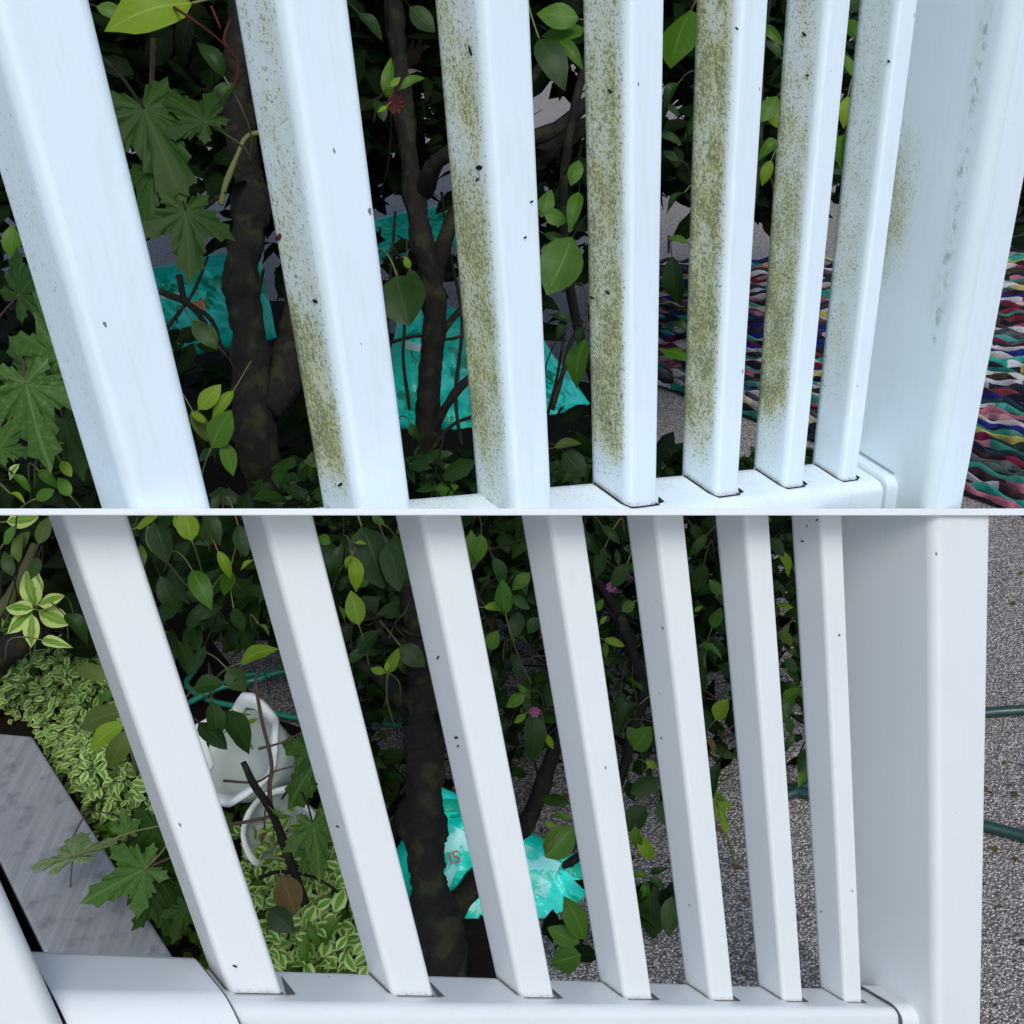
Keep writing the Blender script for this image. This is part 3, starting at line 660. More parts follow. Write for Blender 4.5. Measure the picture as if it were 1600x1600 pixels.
# leaf canopy added overhead, out of view, to keep the beds in shade
cr = empty('shade_canopy', (-3.3, 4.2, 0), 'unseen leaf canopy added overhead to shade the shrubs behind the railings', 'shade_canopy')
limb('trunk', [(-3.3, 4.2, 0), (-3.2, 4.2, .9), (-2.8, 4.2, 1.6), (-2.0, 4.0, 2.0), (-.9, 3.0, 2.2)], .09, .04, M_BARK, cr, .2, 6, 12)
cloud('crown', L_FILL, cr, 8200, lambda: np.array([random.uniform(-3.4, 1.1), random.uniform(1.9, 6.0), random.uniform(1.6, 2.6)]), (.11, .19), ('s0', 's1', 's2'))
# tall hedge along the far side
hd = empty('hedge', (0, 15, 0), 'tall dark hedge far behind the shrubs', 'hedge')
def hs():
    return np.array([random.uniform(-11, 9), 15 + random.uniform(-.6, .9), random.uniform(0, 4.2) ** 1.0])
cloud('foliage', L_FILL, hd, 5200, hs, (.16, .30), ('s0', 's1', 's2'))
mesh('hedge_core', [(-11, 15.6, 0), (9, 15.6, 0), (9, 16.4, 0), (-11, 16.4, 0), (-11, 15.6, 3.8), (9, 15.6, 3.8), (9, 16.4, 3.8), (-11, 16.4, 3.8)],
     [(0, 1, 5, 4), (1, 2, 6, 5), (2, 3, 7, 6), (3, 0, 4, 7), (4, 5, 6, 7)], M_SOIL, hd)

# ------------------------------------------------------------------ teal sacks
def sack(cx, cy, z, w, h, rot, label, group=None, thick=.13, seed=0, lean=.35):
    base = PT(cx, cy, z); R = Matrix.Rotation(rot, 3, 'Y')
    e = empty('soil_sack', base, label, 'sack', group)
    nu, nv = 56, 44; V = []; Fc = []
    # sack leans back: plane tilted from the vertical
    ax = np.array([1.0, 0, 0]); up = np.array([0, math.sin(lean), math.cos(lean)]); nn = np.cross(ax, up) * -1
    if nn[1] > 0: nn = -nn
    ca, sa = math.cos(rot), math.sin(rot); ax2 = ax * ca + up * sa; up2 = up * ca - ax * sa
    for side in (1, -1):
        for j in range(nv + 1):
            for i in range(nu + 1):
                u, v = i / nu * 2 - 1, j / nv * 2 - 1
                calm = max(0, 1 - max(abs(u), abs(v)) ** 3)
                pz = thick * max(0, (1 - abs(u) ** 3.2)) ** .55 * max(0, (1 - abs(v) ** 3.2)) ** .55
                p = Vector((u * 2.2 + seed, v * 2.2, side * .8)); wr = noise.noise(p * 1.3) * .25 + noise.noise(p * 3.1) * .10 + abs(noise.noise(Vector((u * 5 + v * 2 + seed, v * 2, 0)))) * .22
                edge = 1 + .07 * noise.noise(Vector((u * 1.6, v * 1.6, seed)))
                q = ax2 * u * w / 2 * edge + up2 * v * h / 2 * edge + nn * side * pz * (1 + wr * 1.6 * calm) * .5
                V.append(base + q)
    o_ = (nu + 1) * (nv + 1)
    for s in (0, 1):
        for j in range(nv):
            for i in range(nu):
                a = s * o_ + j * (nu + 1) + i; f = (a, a + 1, a + nu + 2, a + nu + 1); Fc.append(f if s else f[::-1])
    b = mesh('sack_body', V, Fc, M_BAG, e, smooth=True)
    def on(u, v):
        i = int(round((u + 1) / 2 * nu)); j = int(round((v + 1) / 2 * nv)); return V[j * (nu + 1) + i] + nn * .004
    def patch(name, u0, u1, v0, v1, mat):
        ii = np.linspace(u0, u1, 6); jj = np.linspace(v0, v1, 5); P = []
        for v in jj:
            for u in ii:
                fi = (u + 1) / 2 * nu; fj = (v + 1) / 2 * nv; i, j = int(fi), int(fj); a, c = fi - i, fj - j; k = j * (nu + 1) + i
                P.append((V[k] * (1 - a) + V[k + 1] * a) * (1 - c) + (V[k + nu + 1] * (1 - a) + V[k + nu + 2] * a) * c + nn * .006)
        mesh(name, P, [(j * 6 + i, j * 6 + i + 1, j * 6 + i + 7, j * 6 + i + 6) for j in range(4) for i in range(5)], mat, e, smooth=True)
    e['_'] = 0; del e['_']
    return e, patch, (base, ax2, up2, nn)
e1, pa, _ = sack(325, 475, 3.35, .40, .30, .1, 'teal plastic sack with orange print behind the leftmost dark trunk, upper railing', 'teal sacks on the mulch bed', seed=3)
pa('print', -.15, .05, -.15, .05, M_PRINT_O); pa('print', .35, .48, .15, .22, M_PRINT_R); pa('print', -.9, -.3, .25, .32, M_PRINT_L)
e2, pa, _ = sack(705, 585, 3.15, .40, .40, -.35, 'wide teal sack slumped behind the branching trunk left of the third stained baluster', 'teal sacks on the mulch bed', seed=11)
pa('print', -.8, -.45, .2, .32, M_PRINT_L)
e3, pa, _ = sack(650, 362, 3.9, .34, .16, .1, 'small far teal sack, highest of the sacks behind the stained railing', 'teal sacks on the mulch bed', seed=21)
e4, pa, _ = sack(835, 605, 3.2, .22, .30, .55, 'teal sack end between third and fourth stained balusters', 'teal sacks on the mulch bed', seed=31)
e5, pb, (bs, axx, upp, nnn) = sack(765, 1368, 1.57, .29, .17, -.55, 'crumpled teal sack with red lettering behind the thick trunk, lower railing', None, .08, seed=41, lean=.85)
pb('print', -.42, -.18, .66, .80, M_PRINT_O); pb('print', -.75, -.30, -.55, .45, M_PRINT_P); pb('print', .15, .62, .10, .75, M_PRINT_P); pb('print', -.2, .1, -.9, -.5, M_PRINT_P)
def lettering(txt, x, y, z, size, mat, parent, rot=0.0, lean_n=None):
    cu = bpy.data.curves.new('lettering', 'FONT'); cu.body = txt; cu.size = size; cu.extrude = .0006
    o = bpy.data.objects.new('lettering', cu); COL.objects.link(o); bpy.context.view_layer.update()
    me = bpy.data.meshes.new_from_object(o.evaluated_get(bpy.context.evaluated_depsgraph_get())); bpy.data.objects.remove(o)
    me.materials.clear(); me.materials.append(mat); p = PT(x, y, z)
    X = Vector(tuple(WV([math.cos(rot), math.sin(rot), 0]))); N = Vector(tuple(lean_n)) if lean_n is not None else Vector(tuple(-CAMF)); X = (X - N * X.dot(N)).normalized(); Y = N.cross(X)
    o = bpy.data.objects.new('lettering', me); COL.objects.link(o); o.parent = parent
    M = Matrix((X, Y, N)).transposed().to_4x4(); M.translation = Vector(tuple(p)) - wloc(parent); o.matrix_local = M; return o

# ------------------------------------------------------------------ rag rug
rugq = [(1020, 330), (1900, 330), (2100, 980), (1020, 585)]
def rug():
    A, B, C_, D = GP(1015, 410, .01), GP(1900, 400, .01), GP(2000, 945, .01), GP(1022, 600, .01)
    e = empty('rag_rug', D, 'multicoloured rag rug of wavy strands lying on the asphalt', 'rug')
    t = NT('rag_strand'); u = t.attr('strand', 'Vector'); sep = t.n('SeparateXYZ'); t.put(sep.inputs[0], u)
    wn_ = t.n('TexWhiteNoise', noise_dimensions='2D'); cv = t.n('CombineXYZ')
    jit = t.noise(u, 1.3, 2); seg = t.math('FLOOR', t.math('ADD', t.math('MULTIPLY', sep.outputs[0], 3.2), t.math('MULTIPLY', jit, 2.5)))
    t.put(cv.inputs[0], seg); t.put(cv.inputs[1], sep.outputs[1]); t.put(wn_.inputs['Vector'], cv.outputs[0])
    col = t.ramp(wn_.outputs['Value'], [(0, (.006, .006, .010)), (.40, (.58, .56, .62)), (.49, (.48, .16, .22)), (.56, (.20, .006, .03)), (.63, (.006, .22, .16)), (.72, (.006, .012, .20)), (.82, (.48, .44, .10)), (.86, (.015, .38, .30)), (.92, (.6, .57, .55))], 'CONSTANT')
    fz = t.noise(t.coord('Object'), 420, 4, .8); col = t.mix(t.math('MULTIPLY', t.step(fz, .42, .62), .55), col, (.02, .02, .025)); t.bump(fz, .8, .004); M = t.out(col, .8, .2)
    mesh('rug_backing', [A, B, C_, D], [(0, 1, 2, 3)], M_BLACKC, e)
    N = 66
    for k in range(N):
        s = (k + .5) / N
        P0 = A * (1 - s) + D * s; P1 = B * (1 - s) + C_ * s; gap = np.linalg.norm(D - A) / N; gap1 = np.linalg.norm(C_ - B) / N
        n = 190; V = []; Fc = []; at = []
        rot = random.uniform(0, 50); ph = random.uniform(-.5, .5); wd = random.uniform(.13, .32); d = (D - A) / np.linalg.norm(D - A)
        for i in range(n + 1):
            q = i / n; p = P0 * (1 - q) + P1 * q; gg = gap * (1 - q) + gap1 * q; x = q * np.linalg.norm(P1 - P0)
            wob = .75 * noise.noise(Vector((x * 17 + ph, k * .35, 0))) + .35 * noise.noise(Vector((x * 42, k * .8, 3))) + .08 * math.sin(x * 90 + rot)
            w = gg * wd * (1 + .7 * noise.noise(Vector((x * 30, rot, 0)))); hh = .014 + .006 * math.sin(x * 58 + rot)
            c = p + d * gg * wob
            for (a, b) in ((-1, 0), (-.6, .8), (0, 1.15), (.6, .8), (1, 0)): V.append(c + d * w * a + np.array([0, 0, hh * b])); at.append((x + rot, k, 0))
        for i in range(n):
            for j in range(4): Fc.append((i * 5 + j, i * 5 + j + 1, i * 5 + j + 6, i * 5 + j + 5))
        mesh('strand', V, Fc, M, e, smooth=True, attrs={'strand': ('FLOAT_VECTOR', at)})
rug()

# ------------------------------------------------------------------ lower shrub with the thick trunk
tb = GP(705, 1545)
sh4 = empty('shrub', tb, 'large shrub with a thick dark trunk and oval leaves behind the clean lower railing', 'shrub')
px_branch(sh4, [(712, 1600, 1.405), (692, 1500, 1.41), (672, 1400, 1.425), (663, 1300, 1.44), (664, 1200, 1.46), (660, 1110, 1.5), (655, 1020, 1.57), (640, 930, 1.62), (630, 860, 1.66)], .035, .013, M_BARK, .45, 'trunk', 16, 8)
px_branch(sh4, [(668, 1160, 1.55), (635, 1100, 1.53), (600, 1060, 1.52), (560, 1035, 1.5)], .017, .008)
px_branch(sh4, [(690, 1440, 1.5), (725, 1400, 1.5), (752, 1370, 1.52), (790, 1330, 1.55), (830, 1270, 1.6), (860, 1190, 1.65), (900, 1060, 1.7), (930, 960, 1.72), (955, 900, 1.75)], .020, .010)
px_branch(sh4, [(650, 1000, 1.6), (605, 1000, 1.58), (580, 960, 1.56), (545, 950, 1.55)], .007, .004)
px_branch(sh4, [(700, 1480, 1.48), (740, 1480, 1.5), (800, 1430, 1.52), (856, 1385, 1.55), (880, 1355, 1.55), (910, 1335, 1.55)], .012, .006)
px_branch(sh4, [(855, 1420, 1.55), (875, 1400, 1.55), (885, 1370, 1.55), (897, 1345, 1.55)], .004, .003)
px_branch(sh4, [(1000, 1060, 1.6), (985, 1010, 1.6), (965, 960, 1.6), (945, 925, 1.62), (920, 880, 1.62)], .010, .006)
px_branch(sh4, [(1000, 1060, 1.6), (1005, 1090, 1.6), (985, 1150, 1.6), (975, 1200, 1.6), (930, 1280, 1.6), (840, 1380, 1.55)], .010, .008)
px_branch(sh4, [(600, 1330, 1.6), (640, 1250, 1.6), (680, 1190, 1.55)], .012, .008)
px_branch(sh4, [(1000, 1320, 1.7), (1040, 1310, 1.7), (1100, 1290, 1.7), (1158, 1255, 1.7), (1200, 1235, 1.75)], .006, .004)
px_branch(sh4, [(1120, 1355, 1.6), (1132, 1362, 1.6), (1145, 1380, 1.6)], .004, .003)
random.seed(3)
for k in range(230):      # thin crossing twigs
    x, y = random.uniform(500, 1290), random.uniform(820, 1260)
    if x > 1150 and y > 1200: continue
    a = random.uniform(-1.2, 1.2) - (math.pi / 2 if random.random() < .6 else 0); l = random.uniform(60, 170)
    z = random.uniform(1.55, 1.9); pts = [(x, y)]
    for j in range(3): a += random.uniform(-.5, .5); x += math.cos(a) * l / 3; y += math.sin(a) * l / 3; pts.append((x, y))
    twigs(sh4, [pts], z, random.uniform(.0009, .0028), random.choice([M_BARK, M_TWIG, M_BARK]))
leaves(sh4, 1.42, [(565, 822, 600, 920, 'd', dict(shape='o1', wide=1.3)), (605, 850, 625, 925, 'd', dict(shape='o1')), (535, 850, 520, 910, 'd'), (550, 900, 525, 925, 'd'), (498, 838, 517, 850, 'm', dict(shape='o3')), (505, 865, 522, 915, 'd'), (640, 900, 600, 935, 'd'), (600, 820, 580, 805, 'm'),
    (555, 848, 572, 849, 'y', dict(z=1.38)), (550, 868, 537, 890, 'y', dict(z=1.38)), (551, 868, 558, 925, 'y', dict(shape='o2', wide=1.3, z=1.38)), (561, 977, 548, 922, 'y', dict(shape='o1', z=1.38)), (538, 968, 530, 945, 'm', dict(z=1.38)), (607, 1052, 622, 1012, 'y', dict(shape='o1', z=1.4)),
    (602, 1051, 577, 1043, 'y', dict(z=1.4)), (604, 1050, 604, 1034, 'y', dict(z=1.4)), (625, 1008, 664, 1042, 'd', dict(shape='o1', wide=1.2)), (560, 1020, 592, 985, 'd', dict(shape='o3')), (545, 1035, 575, 1010, 'd'),
    (375, 1036, 431, 1010, 'y', dict(shape='o0', z=1.36)), (404, 975, 422, 992, 'm'), (372, 820, 385, 870, 'd'), (395, 875, 375, 890, 'y'), (340, 860, 362, 905, 'y', dict(shape='o2')), (360, 890, 352, 935, 'm'), (365, 950, 380, 990, 'd'),
    (212, 825, 247, 803, 'y', dict(z=1.3)), (300, 845, 285, 795, 'y', dict(shape='o1', wide=1.2, z=1.3)), (272, 806, 300, 835, 'y', dict(z=1.32)), (240, 815, 262, 880, 'd'), (320, 800, 345, 850, 'd'), (255, 870, 230, 820, 'm'), (220, 850, 215, 900, 'o'), (250, 900, 280, 960, 'd'), (300, 890, 330, 950, 'm'), (320, 940, 290, 990, 'd'),
    (302, 1075, 350, 1068, 'd', dict(shape='o3')), (378, 1050, 350, 1072, 'd', dict(shape='o3')), (355, 1045, 385, 1080, 'd', dict(shape='o3')), (330, 1095, 340, 1165, 'd', dict(shape='o0')), (345, 1110, 395, 1175, 'd', dict(shape='o0', wide=1.2)), (310, 1128, 356, 1170, 'd', dict(shape='o1')), (320, 1010, 300, 1050, 'd'),
    (735, 880, 737, 830, 'm'), (752, 835, 745, 880, 'm'), (770, 870, 790, 920, 'd', dict(shape='o0')), (790, 960, 784, 905, 'm'), (755, 949, 799, 951, 'y', dict(shape='o2')), (765, 1015, 778, 985, 'm', dict(shape='o3')), (828, 895, 800, 922, 'm', dict(shape='o1')), (800, 930, 828, 952, 'd', dict(shape='o1')),
    (812, 955, 800, 1000, 'd', dict(shape='o1')), (842, 965, 825, 990, 'd', dict(shape='o3')), (805, 1000, 828, 1004, 'd'), (760, 1040, 775, 1075, 'd'), (748, 1075, 770, 1072, 'm'), (828, 1092, 808, 1068, 'm', dict(shape='o2')), (822, 1115, 803, 1130, 'y'), (832, 1110, 834, 1195, 'd', dict(shape='o0')), (850, 1145, 866, 1172, 'y', dict(shape='o2')), (780, 1100, 760, 1150, 'd'),
    (800, 1020, 812, 1060, 'd'), (820, 1085, 790, 1105, 'm'),
    (852, 1340, 898, 1290, 'm', dict(shape='o3', z=1.4)), (866, 1310, 850, 1335, 'o', dict(z=1.4)), (868, 1290, 850, 1285, 'y', dict(z=1.4)), (892, 1278, 862, 1273, 'm', dict(z=1.4)), (890, 1255, 840, 1245, 'd', dict(shape='o1')), (915, 1468, 882, 1400, 'm', dict(shape='o1', z=1.36)), (906, 1474, 855, 1450, 'm', dict(shape='o1', z=1.36)), (903, 1472, 880, 1448, 'o', dict(z=1.36)),
    (908, 1492, 862, 1505, 'm', dict(shape='o3', wide=1.2, z=1.36)), (925, 1490, 960, 1505, 'd', dict(z=1.36)),
    (990, 940, 967, 948, 'd', dict(shape='o3')), (972, 955, 992, 940, 'm', dict(shape='o3')), (932, 955, 942, 935, 'm'), (938, 975, 948, 962, 'y'), (942, 999, 978, 1010, 'y', dict(shape='o2')), (945, 1005, 950, 1028, 'm'), (945, 855, 925, 900, 'd'), (940, 820, 970, 850, 'd'), (915, 830, 935, 870, 'd'), (980, 880, 955, 920, 'd'),
    (970, 1080, 965, 1135, 'd', dict(shape='o2')), (990, 1172, 1018, 1135, 'm', dict(shape='o3')), (995, 1160, 980, 1135, 'o', dict(shape='o3')), (1008, 1190, 1028, 1200, 'y'), (1000, 1100, 960, 1140, 'd'), (985, 1240, 1035, 1215, 'd', dict(shape='o1')), (1010, 1260, 980, 1300, 'd', dict(shape='o3')), (1030, 1250, 1040, 1290, 'd', dict(shape='o1')),
    (992, 1290, 998, 1330, 'm', dict(shape='o0')), (998, 1305, 1022, 1348, 'y', dict(shape='o0')), (1015, 1365, 1045, 1355, 'd'), (1012, 1370, 1042, 1390, 'd', dict(shape='o2')), (1010, 1375, 1005, 1415, 'm'), (1015, 1380, 1020, 1470, 'd', dict(shape='o1')), (1050, 1400, 1045, 1465, 'd', dict(shape='o1')), (1010, 1370, 985, 1365, 'm'),
    (1080, 820, 1100, 850, 'd'), (1105, 835, 1075, 870, 'd'), (1100, 880, 1090, 930, 'd'), (1128, 930, 1108, 905, 'm', dict(shape='o1')), (1085, 955, 1098, 947, 'y'), (1112, 982, 1127, 948, 'm', dict(shape='o1')), (1090, 1008, 1132, 1028, 'm', dict(shape='o2')), (1100, 1040, 1095, 1085, 'd'), (1118, 1125, 1138, 1092, 'y', dict(shape='o3')), (1125, 1190, 1110, 1250, 'd'),
    (1100, 1150, 1120, 1180, 'b'), (1205, 840, 1225, 870, 'd'), (1213, 858, 1236, 902, 'y', dict(shape='o2')), (1215, 945, 1240, 949, 'y', dict(shape='o1')), (1215, 1000, 1235, 975, 'm'), (1220, 985, 1238, 1010, 'o'), (1225, 1030, 1245, 1050, 'd', dict(shape='o3')), (1225, 1098, 1250, 1075, 'm', dict(shape='o3')), (1210, 910, 1228, 935, 'd'), (1230, 1120, 1240, 1150, 'd')])
maple3 = empty('maple_seedling', GP(1150, 1360), 'small yellow-green lobed seedling between the fourth and fifth clean balusters', 'seedling')
px_branch(maple3, [(1150, 1360, 1.58), (1135, 1300, 1.52), (1120, 1250, 1.5)], .0025, .0015, M_STEM, 0, 'stem', 6)
leaves(maple3, 1.5, [(1118, 1250, 1142, 1305, 'y', dict(shape='m0', wide=.8)), (1122, 1246, 1136, 1252, 'm', dict(shape='m1'))])
fb = empty('flower_bud', PT(835, 1112, 1.42), 'small pink flower bud between the third and fourth clean balusters', 'flower')
for k in range(8):
    a = k * .8; c = PT(835, 1112, 1.42); mesh('petal', [c, c + .007 * WV([math.cos(a), math.sin(a), -.2]), c + .008 * WV([math.cos(a + .5), math.sin(a + .5), -.5]), c + .005 * WV([math.cos(a + 1), math.sin(a + 1), .2])], [(0, 1, 2, 3)], M_FLOWER, fb)
fc = empty('flower_bud', PT(955, 917, 1.5), 'small pink flower bud just under the ledge, between the fourth and fifth clean balusters', 'flower')
for k in range(8):
    a = k * .8; c = PT(955, 917, 1.5); mesh('petal', [c, c + .007 * WV([math.cos(a), math.sin(a), -.2]), c + .009 * WV([math.cos(a + .5), math.sin(a + .5), -.5]), c + .005 * WV([math.cos(a + 1), math.sin(a + 1), .2])], [(0, 1, 2, 3)], M_FLOWER, fc)
OPEN_L = [(600, 1000, 30), (610, 1150, 34), (625, 980, 18), (655, 1025, 22), (735, 820, 22), (780, 850, 30), (790, 1110, 22), (830, 1040, 48), (835, 1210, 40), (965, 905, 34), (985, 1165, 20), (870, 1240, 28), (1115, 980, 26), (1105, 1090, 24), (1100, 1200, 30), (1215, 830, 14), (1235, 1130, 26), (595, 825, 16), (1020, 1290, 22), (990, 1230, 20),
          (760, 1190, 18), (900, 1350, 45), (1020, 1240, 22), (715, 1290, 50), (740, 1350, 75), (740, 1440, 70), (880, 1400, 60), (925, 1010, 15), (1200, 1300, 110), (1050, 1500, 90), (400, 1140, 70), (420, 1250, 90), (400, 1060, 45), (590, 1210, 22), (490, 1100, 25)]
def keep_l(p):
    x, y, z = pix(p)
    for a, b, r in OPEN_L:
        if (x - a) ** 2 + (y - b) ** 2 < (r * (.62 if r < 48 else 1)) ** 2: return False
    return True
def smp4():
    z = random.uniform(1.6, 2.15); p = PT(random.uniform(470, 1300), 806 + 520 * random.random() ** 1.4 - 90, z); return p if p[2] > .06 else None
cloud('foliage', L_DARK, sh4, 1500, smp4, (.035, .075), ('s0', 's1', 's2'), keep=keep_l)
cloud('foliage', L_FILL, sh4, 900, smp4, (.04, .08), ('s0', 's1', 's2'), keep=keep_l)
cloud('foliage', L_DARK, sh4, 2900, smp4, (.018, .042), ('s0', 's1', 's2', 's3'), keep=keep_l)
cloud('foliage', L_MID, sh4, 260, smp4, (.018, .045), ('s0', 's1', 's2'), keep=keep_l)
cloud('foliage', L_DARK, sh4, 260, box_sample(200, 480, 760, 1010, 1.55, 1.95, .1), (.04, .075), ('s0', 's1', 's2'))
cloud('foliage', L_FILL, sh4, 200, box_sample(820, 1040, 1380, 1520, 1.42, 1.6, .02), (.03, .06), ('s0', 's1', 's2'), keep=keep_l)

# ------------------------------------------------------------------ groundcover and boards at the lower left
def gc(x0, x1, y0, y1, hmax):
    def f():
        x, y = random.uniform(x0, x1), random.uniform(y0, y1)
        if x < 55 + (y - 1150) * .64 and y > 1140: return None
        if x > 205 and y < 1290: return None
        p = GP(x, y, 0); p[2] = random.uniform(.01, hmax) * (1 + .5 * noise.noise(Vector((p[0] * 5, p[1] * 5, 0)))); return p
    return f
gcover = cloud('variegated_groundcover', L_VAR, None, 12500, gc(-160, 330, 990, 1330, .12), (.011, .026), ('s0', 's1'), upbias=.6)
tag(gcover, 'mat of small cream-edged green leaves beside the grey board at the lower left', 'ground cover', kind='stuff')
g2 = cloud('variegated_groundcover', L_VAR, None, 900, gc(385, 600, 1340, 1570, .10), (.016, .036), ('s0', 's1'), upbias=.55)
tag(g2, 'patch of cream-edged leaves on the soil between the first two clean balusters', 'ground cover', kind='stuff')
g3 = cloud('green_groundcover', L_MID, None, 1100, gc(180, 620, 1290, 1600, .06), (.02, .04), ('s0', 's1'), upbias=.5)
tag(g3, 'low dark green leaves on the soil right of the grey board', 'ground cover', kind='stuff')

lit = cloud('leaf_litter', L_BROWN, None, 420, lambda: (lambda p: np.array([p[0], p[1], .006]))(GP(random.uniform(640, 1700), random.uniform(830, 1600) if random.random() < .7 else random.uniform(120, 800))), (.006, .020), ('s0', 's1', 's3'), upbias=.9)
tag(lit, 'scattered dry brown leaf bits on the asphalt', 'leaf litter', kind='stuff')
def board(c, h, th, label):
    top = [GP(x, y, h) for x, y in c]; bot = [p - np.array([0, 0, th]) for p in top]
    o = mesh('grey_board', top + bot, [(0, 1, 2, 3), (7, 6, 5, 4), (0, 4, 5, 1), (1, 5, 6, 2), (2, 6, 7, 3), (3, 7, 4, 0)], M_PLANK, loc=top[0])
    bm = bmesh.new(); bm.from_mesh(o.data); bmesh.ops.recalc_face_normals(bm, faces=bm.faces); bm.to_mesh(o.data); bm.free()
    b = o.modifiers.new('bevel', 'BEVEL'); b.width = .004; b.segments = 2
    return tag(o, label, 'board', 'grey boards edging the planting bed')
board([(-102, 1136), (50, 1150), (330, 1588), (120, 1592)], .15, .12, 'weathered grey board with a maple leaf lying on it at the lower left')
board([(-420, 1120), (-125, 1136), (100, 1600), (-420, 1600)], .146, .12, 'grey board half hidden behind the bottom left post, left of the dark gap')

mp = empty('maple_sapling', GP(330, 1470), 'maple sapling with a blotched leaf and a pale leaf turned over on the grey board', 'sapling')
px_branch(mp, [(330, 1470, 1.5), (320, 1420, 1.42), (300, 1360, 1.38), (290, 1300, 1.36), (310, 1180, 1.36)], .005, .003, M_TWIG, .2, 'trunk', 7)
leaves(mp, 1.34, [(114, 1340, 120, 1288, 'U', dict(shape='m0', roll=8, wide=1.25, dz=.075)), (225, 1358, 118, 1414, 'M', dict(shape='m0', roll=12, wide=.95, dz=-.02)),
    (200, 1300, 190, 1260, 'M', dict(shape='m1')), (225, 1350, 290, 1420, 'D', dict(shape='m1')), (215, 1300, 260, 1350, 'D', dict(shape='m0')), (240, 1400, 280, 1470, 'D', dict(shape='m1')), (290, 1420, 270, 1480, 'D', dict(shape='m0')), (245, 1290, 190, 1330, 'D', dict(shape='m0'))])
twigs(mp, [[(110, 1340), (150, 1322), (200, 1302), (250, 1290)], [(225, 1358), (245, 1340), (265, 1315)]], 1.33, .0016, M_STEM)
for s in ([(57, 1375), (62, 1382), (70, 1379)], [(60, 1385), (68, 1378), (70, 1368), (64, 1364)],):
    pass
sh5 = empty('young_shrub', GP(60, 1030), 'low shrub with cream-edged leaves and mossy stem left of the clean balusters', 'shrub')
px_branch(sh5, [(-30, 1050, 1.75), (20, 1010, 1.72), (60, 985, 1.74), (90, 960, 1.8)], .030, .018, M_BARK, .3, 'trunk', 12)
px_branch(sh5, [(0, 960, 1.6), (25, 920, 1.6), (45, 880, 1.6), (55, 850, 1.6)], .012, .006, bark('mossy_bark', (.03, .035, .012), (.07, .075, .03)), .3)
leaves(sh5, 1.45, [(52, 952, 8, 948, 'V', dict(shape='o1')), (50, 955, 10, 990, 'V', dict(shape='o1')), (55, 948, 40, 892, 'V', dict(shape='o1')), (52, 940, 60, 895, 'V'), (50, 960, 45, 1010, 'V'), (60, 945, 100, 930, 'V', dict(shape='o1')), (60, 955, 110, 975, 'V', dict(shape='o1')), (15, 870, 45, 830, 'o', dict(shape='o1')), (30, 880, 32, 830, 'o'), (10, 815, 60, 808, 'V'),
    (60, 850, 75, 810, 'o'), (5, 850, 25, 820, 'm'), (60, 870, 50, 905, 'd'), (20, 900, 5, 860, 'd'), (65, 1000, 110, 1010, 'V'), (100, 960, 140, 1000, 'd')])
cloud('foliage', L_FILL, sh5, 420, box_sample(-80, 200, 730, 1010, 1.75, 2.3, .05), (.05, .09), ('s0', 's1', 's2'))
mag = empty('leafy_seedling', GP(190, 1200), 'seedling with long olive leaves beside the leftmost clean baluster, over the ground cover', 'seedling')
px_branch(mag, [(215, 1210, 1.5), (200, 1150, 1.42), (195, 1110, 1.4), (185, 1060, 1.38)], .003, .002, M_STEM, .1, 'stem', 6)
leaves(mag, 1.36, [(192, 1112, 118, 1136, 'o', dict(shape='o0', wide=1.1)), (195, 1130, 134, 1172, 'y', dict(shape='o0')), (200, 1140, 168, 1205, 'o', dict(shape='o0')), (178, 1058, 112, 1042, 'o', dict(shape='o2')), (185, 1045, 150, 1025, 'o'), (180, 1080, 150, 1100, 'm', dict(shape='o2'))])

# ------------------------------------------------------------------ white urn
ur = PT(392, 1185, 1.66)
ue = empty('garden_urn', ur, 'tipped white garden urn with grey-green body between the first two clean balusters', 'urn')
def lathe(prof, seg=28): 
    V = [(r * math.cos(2 * math.pi * k / seg), r * math.sin(2 * math.pi * k / seg), z) for r, z in prof for k in range(seg)]
    n = len(prof); Fc = [(i * seg + k, i * seg + (k + 1) % seg, (i + 1) * seg + (k + 1) % seg, (i + 1) * seg + k) for i in range(n - 1) for k in range(seg)]
    return np.array(V), Fc
RX = np.array(Matrix.Rotation(math.radians(28), 3, 'X') @ Matrix.Rotation(math.radians(-24), 3, 'Y'))
def lput(name, prof, mat, off=(0, 0, 0), wob=0):
    V, Fc = lathe(prof)
    if wob:
        for i, v in enumerate(V):
            a = math.atan2(v[1], v[0]); V[i][2] += wob * math.cos(5 * a); V[i][:2] *= 1 + .06 * math.cos(5 * a)
    V = (V * .82 + np.array(off)) @ RX.T + ur; mesh(name, V, Fc, mat, ue, smooth=True)
lput('bowl', [(.02, -.09), (.05, -.085), (.075, -.05), (.085, -.01), (.092, .03), (.088, .03), (.078, -.01), (.06, -.05), (0, -.06)], M_URNG)
lput('rim', [(.088, .030), (.104, .040), (.110, .050), (.104, .056), (.092, .048), (.084, .034)], M_URN, wob=.016)
lput('foot', [(.02, -.09), (.022, -.12), (.05, -.135), (.058, -.15), (.05, -.155), (0, -.155)], M_URN)
ub_ = PT(428, 1292, 1.62); be = empty('glazed_bowl', ub_, 'grey-green scalloped bowl with a white lip leaning below the tipped urn', 'bowl')
RX = np.array(Matrix.Rotation(math.radians(58), 3, 'X') @ Matrix.Rotation(math.radians(38), 3, 'Y')); ur, ue = ub_, be
lput('bowl', [(.0, -.045), (.035, -.04), (.06, -.015), (.07, .015), (.066, .015), (.055, -.012), (.03, -.033), (0, -.037)], M_URNG, wob=.006)
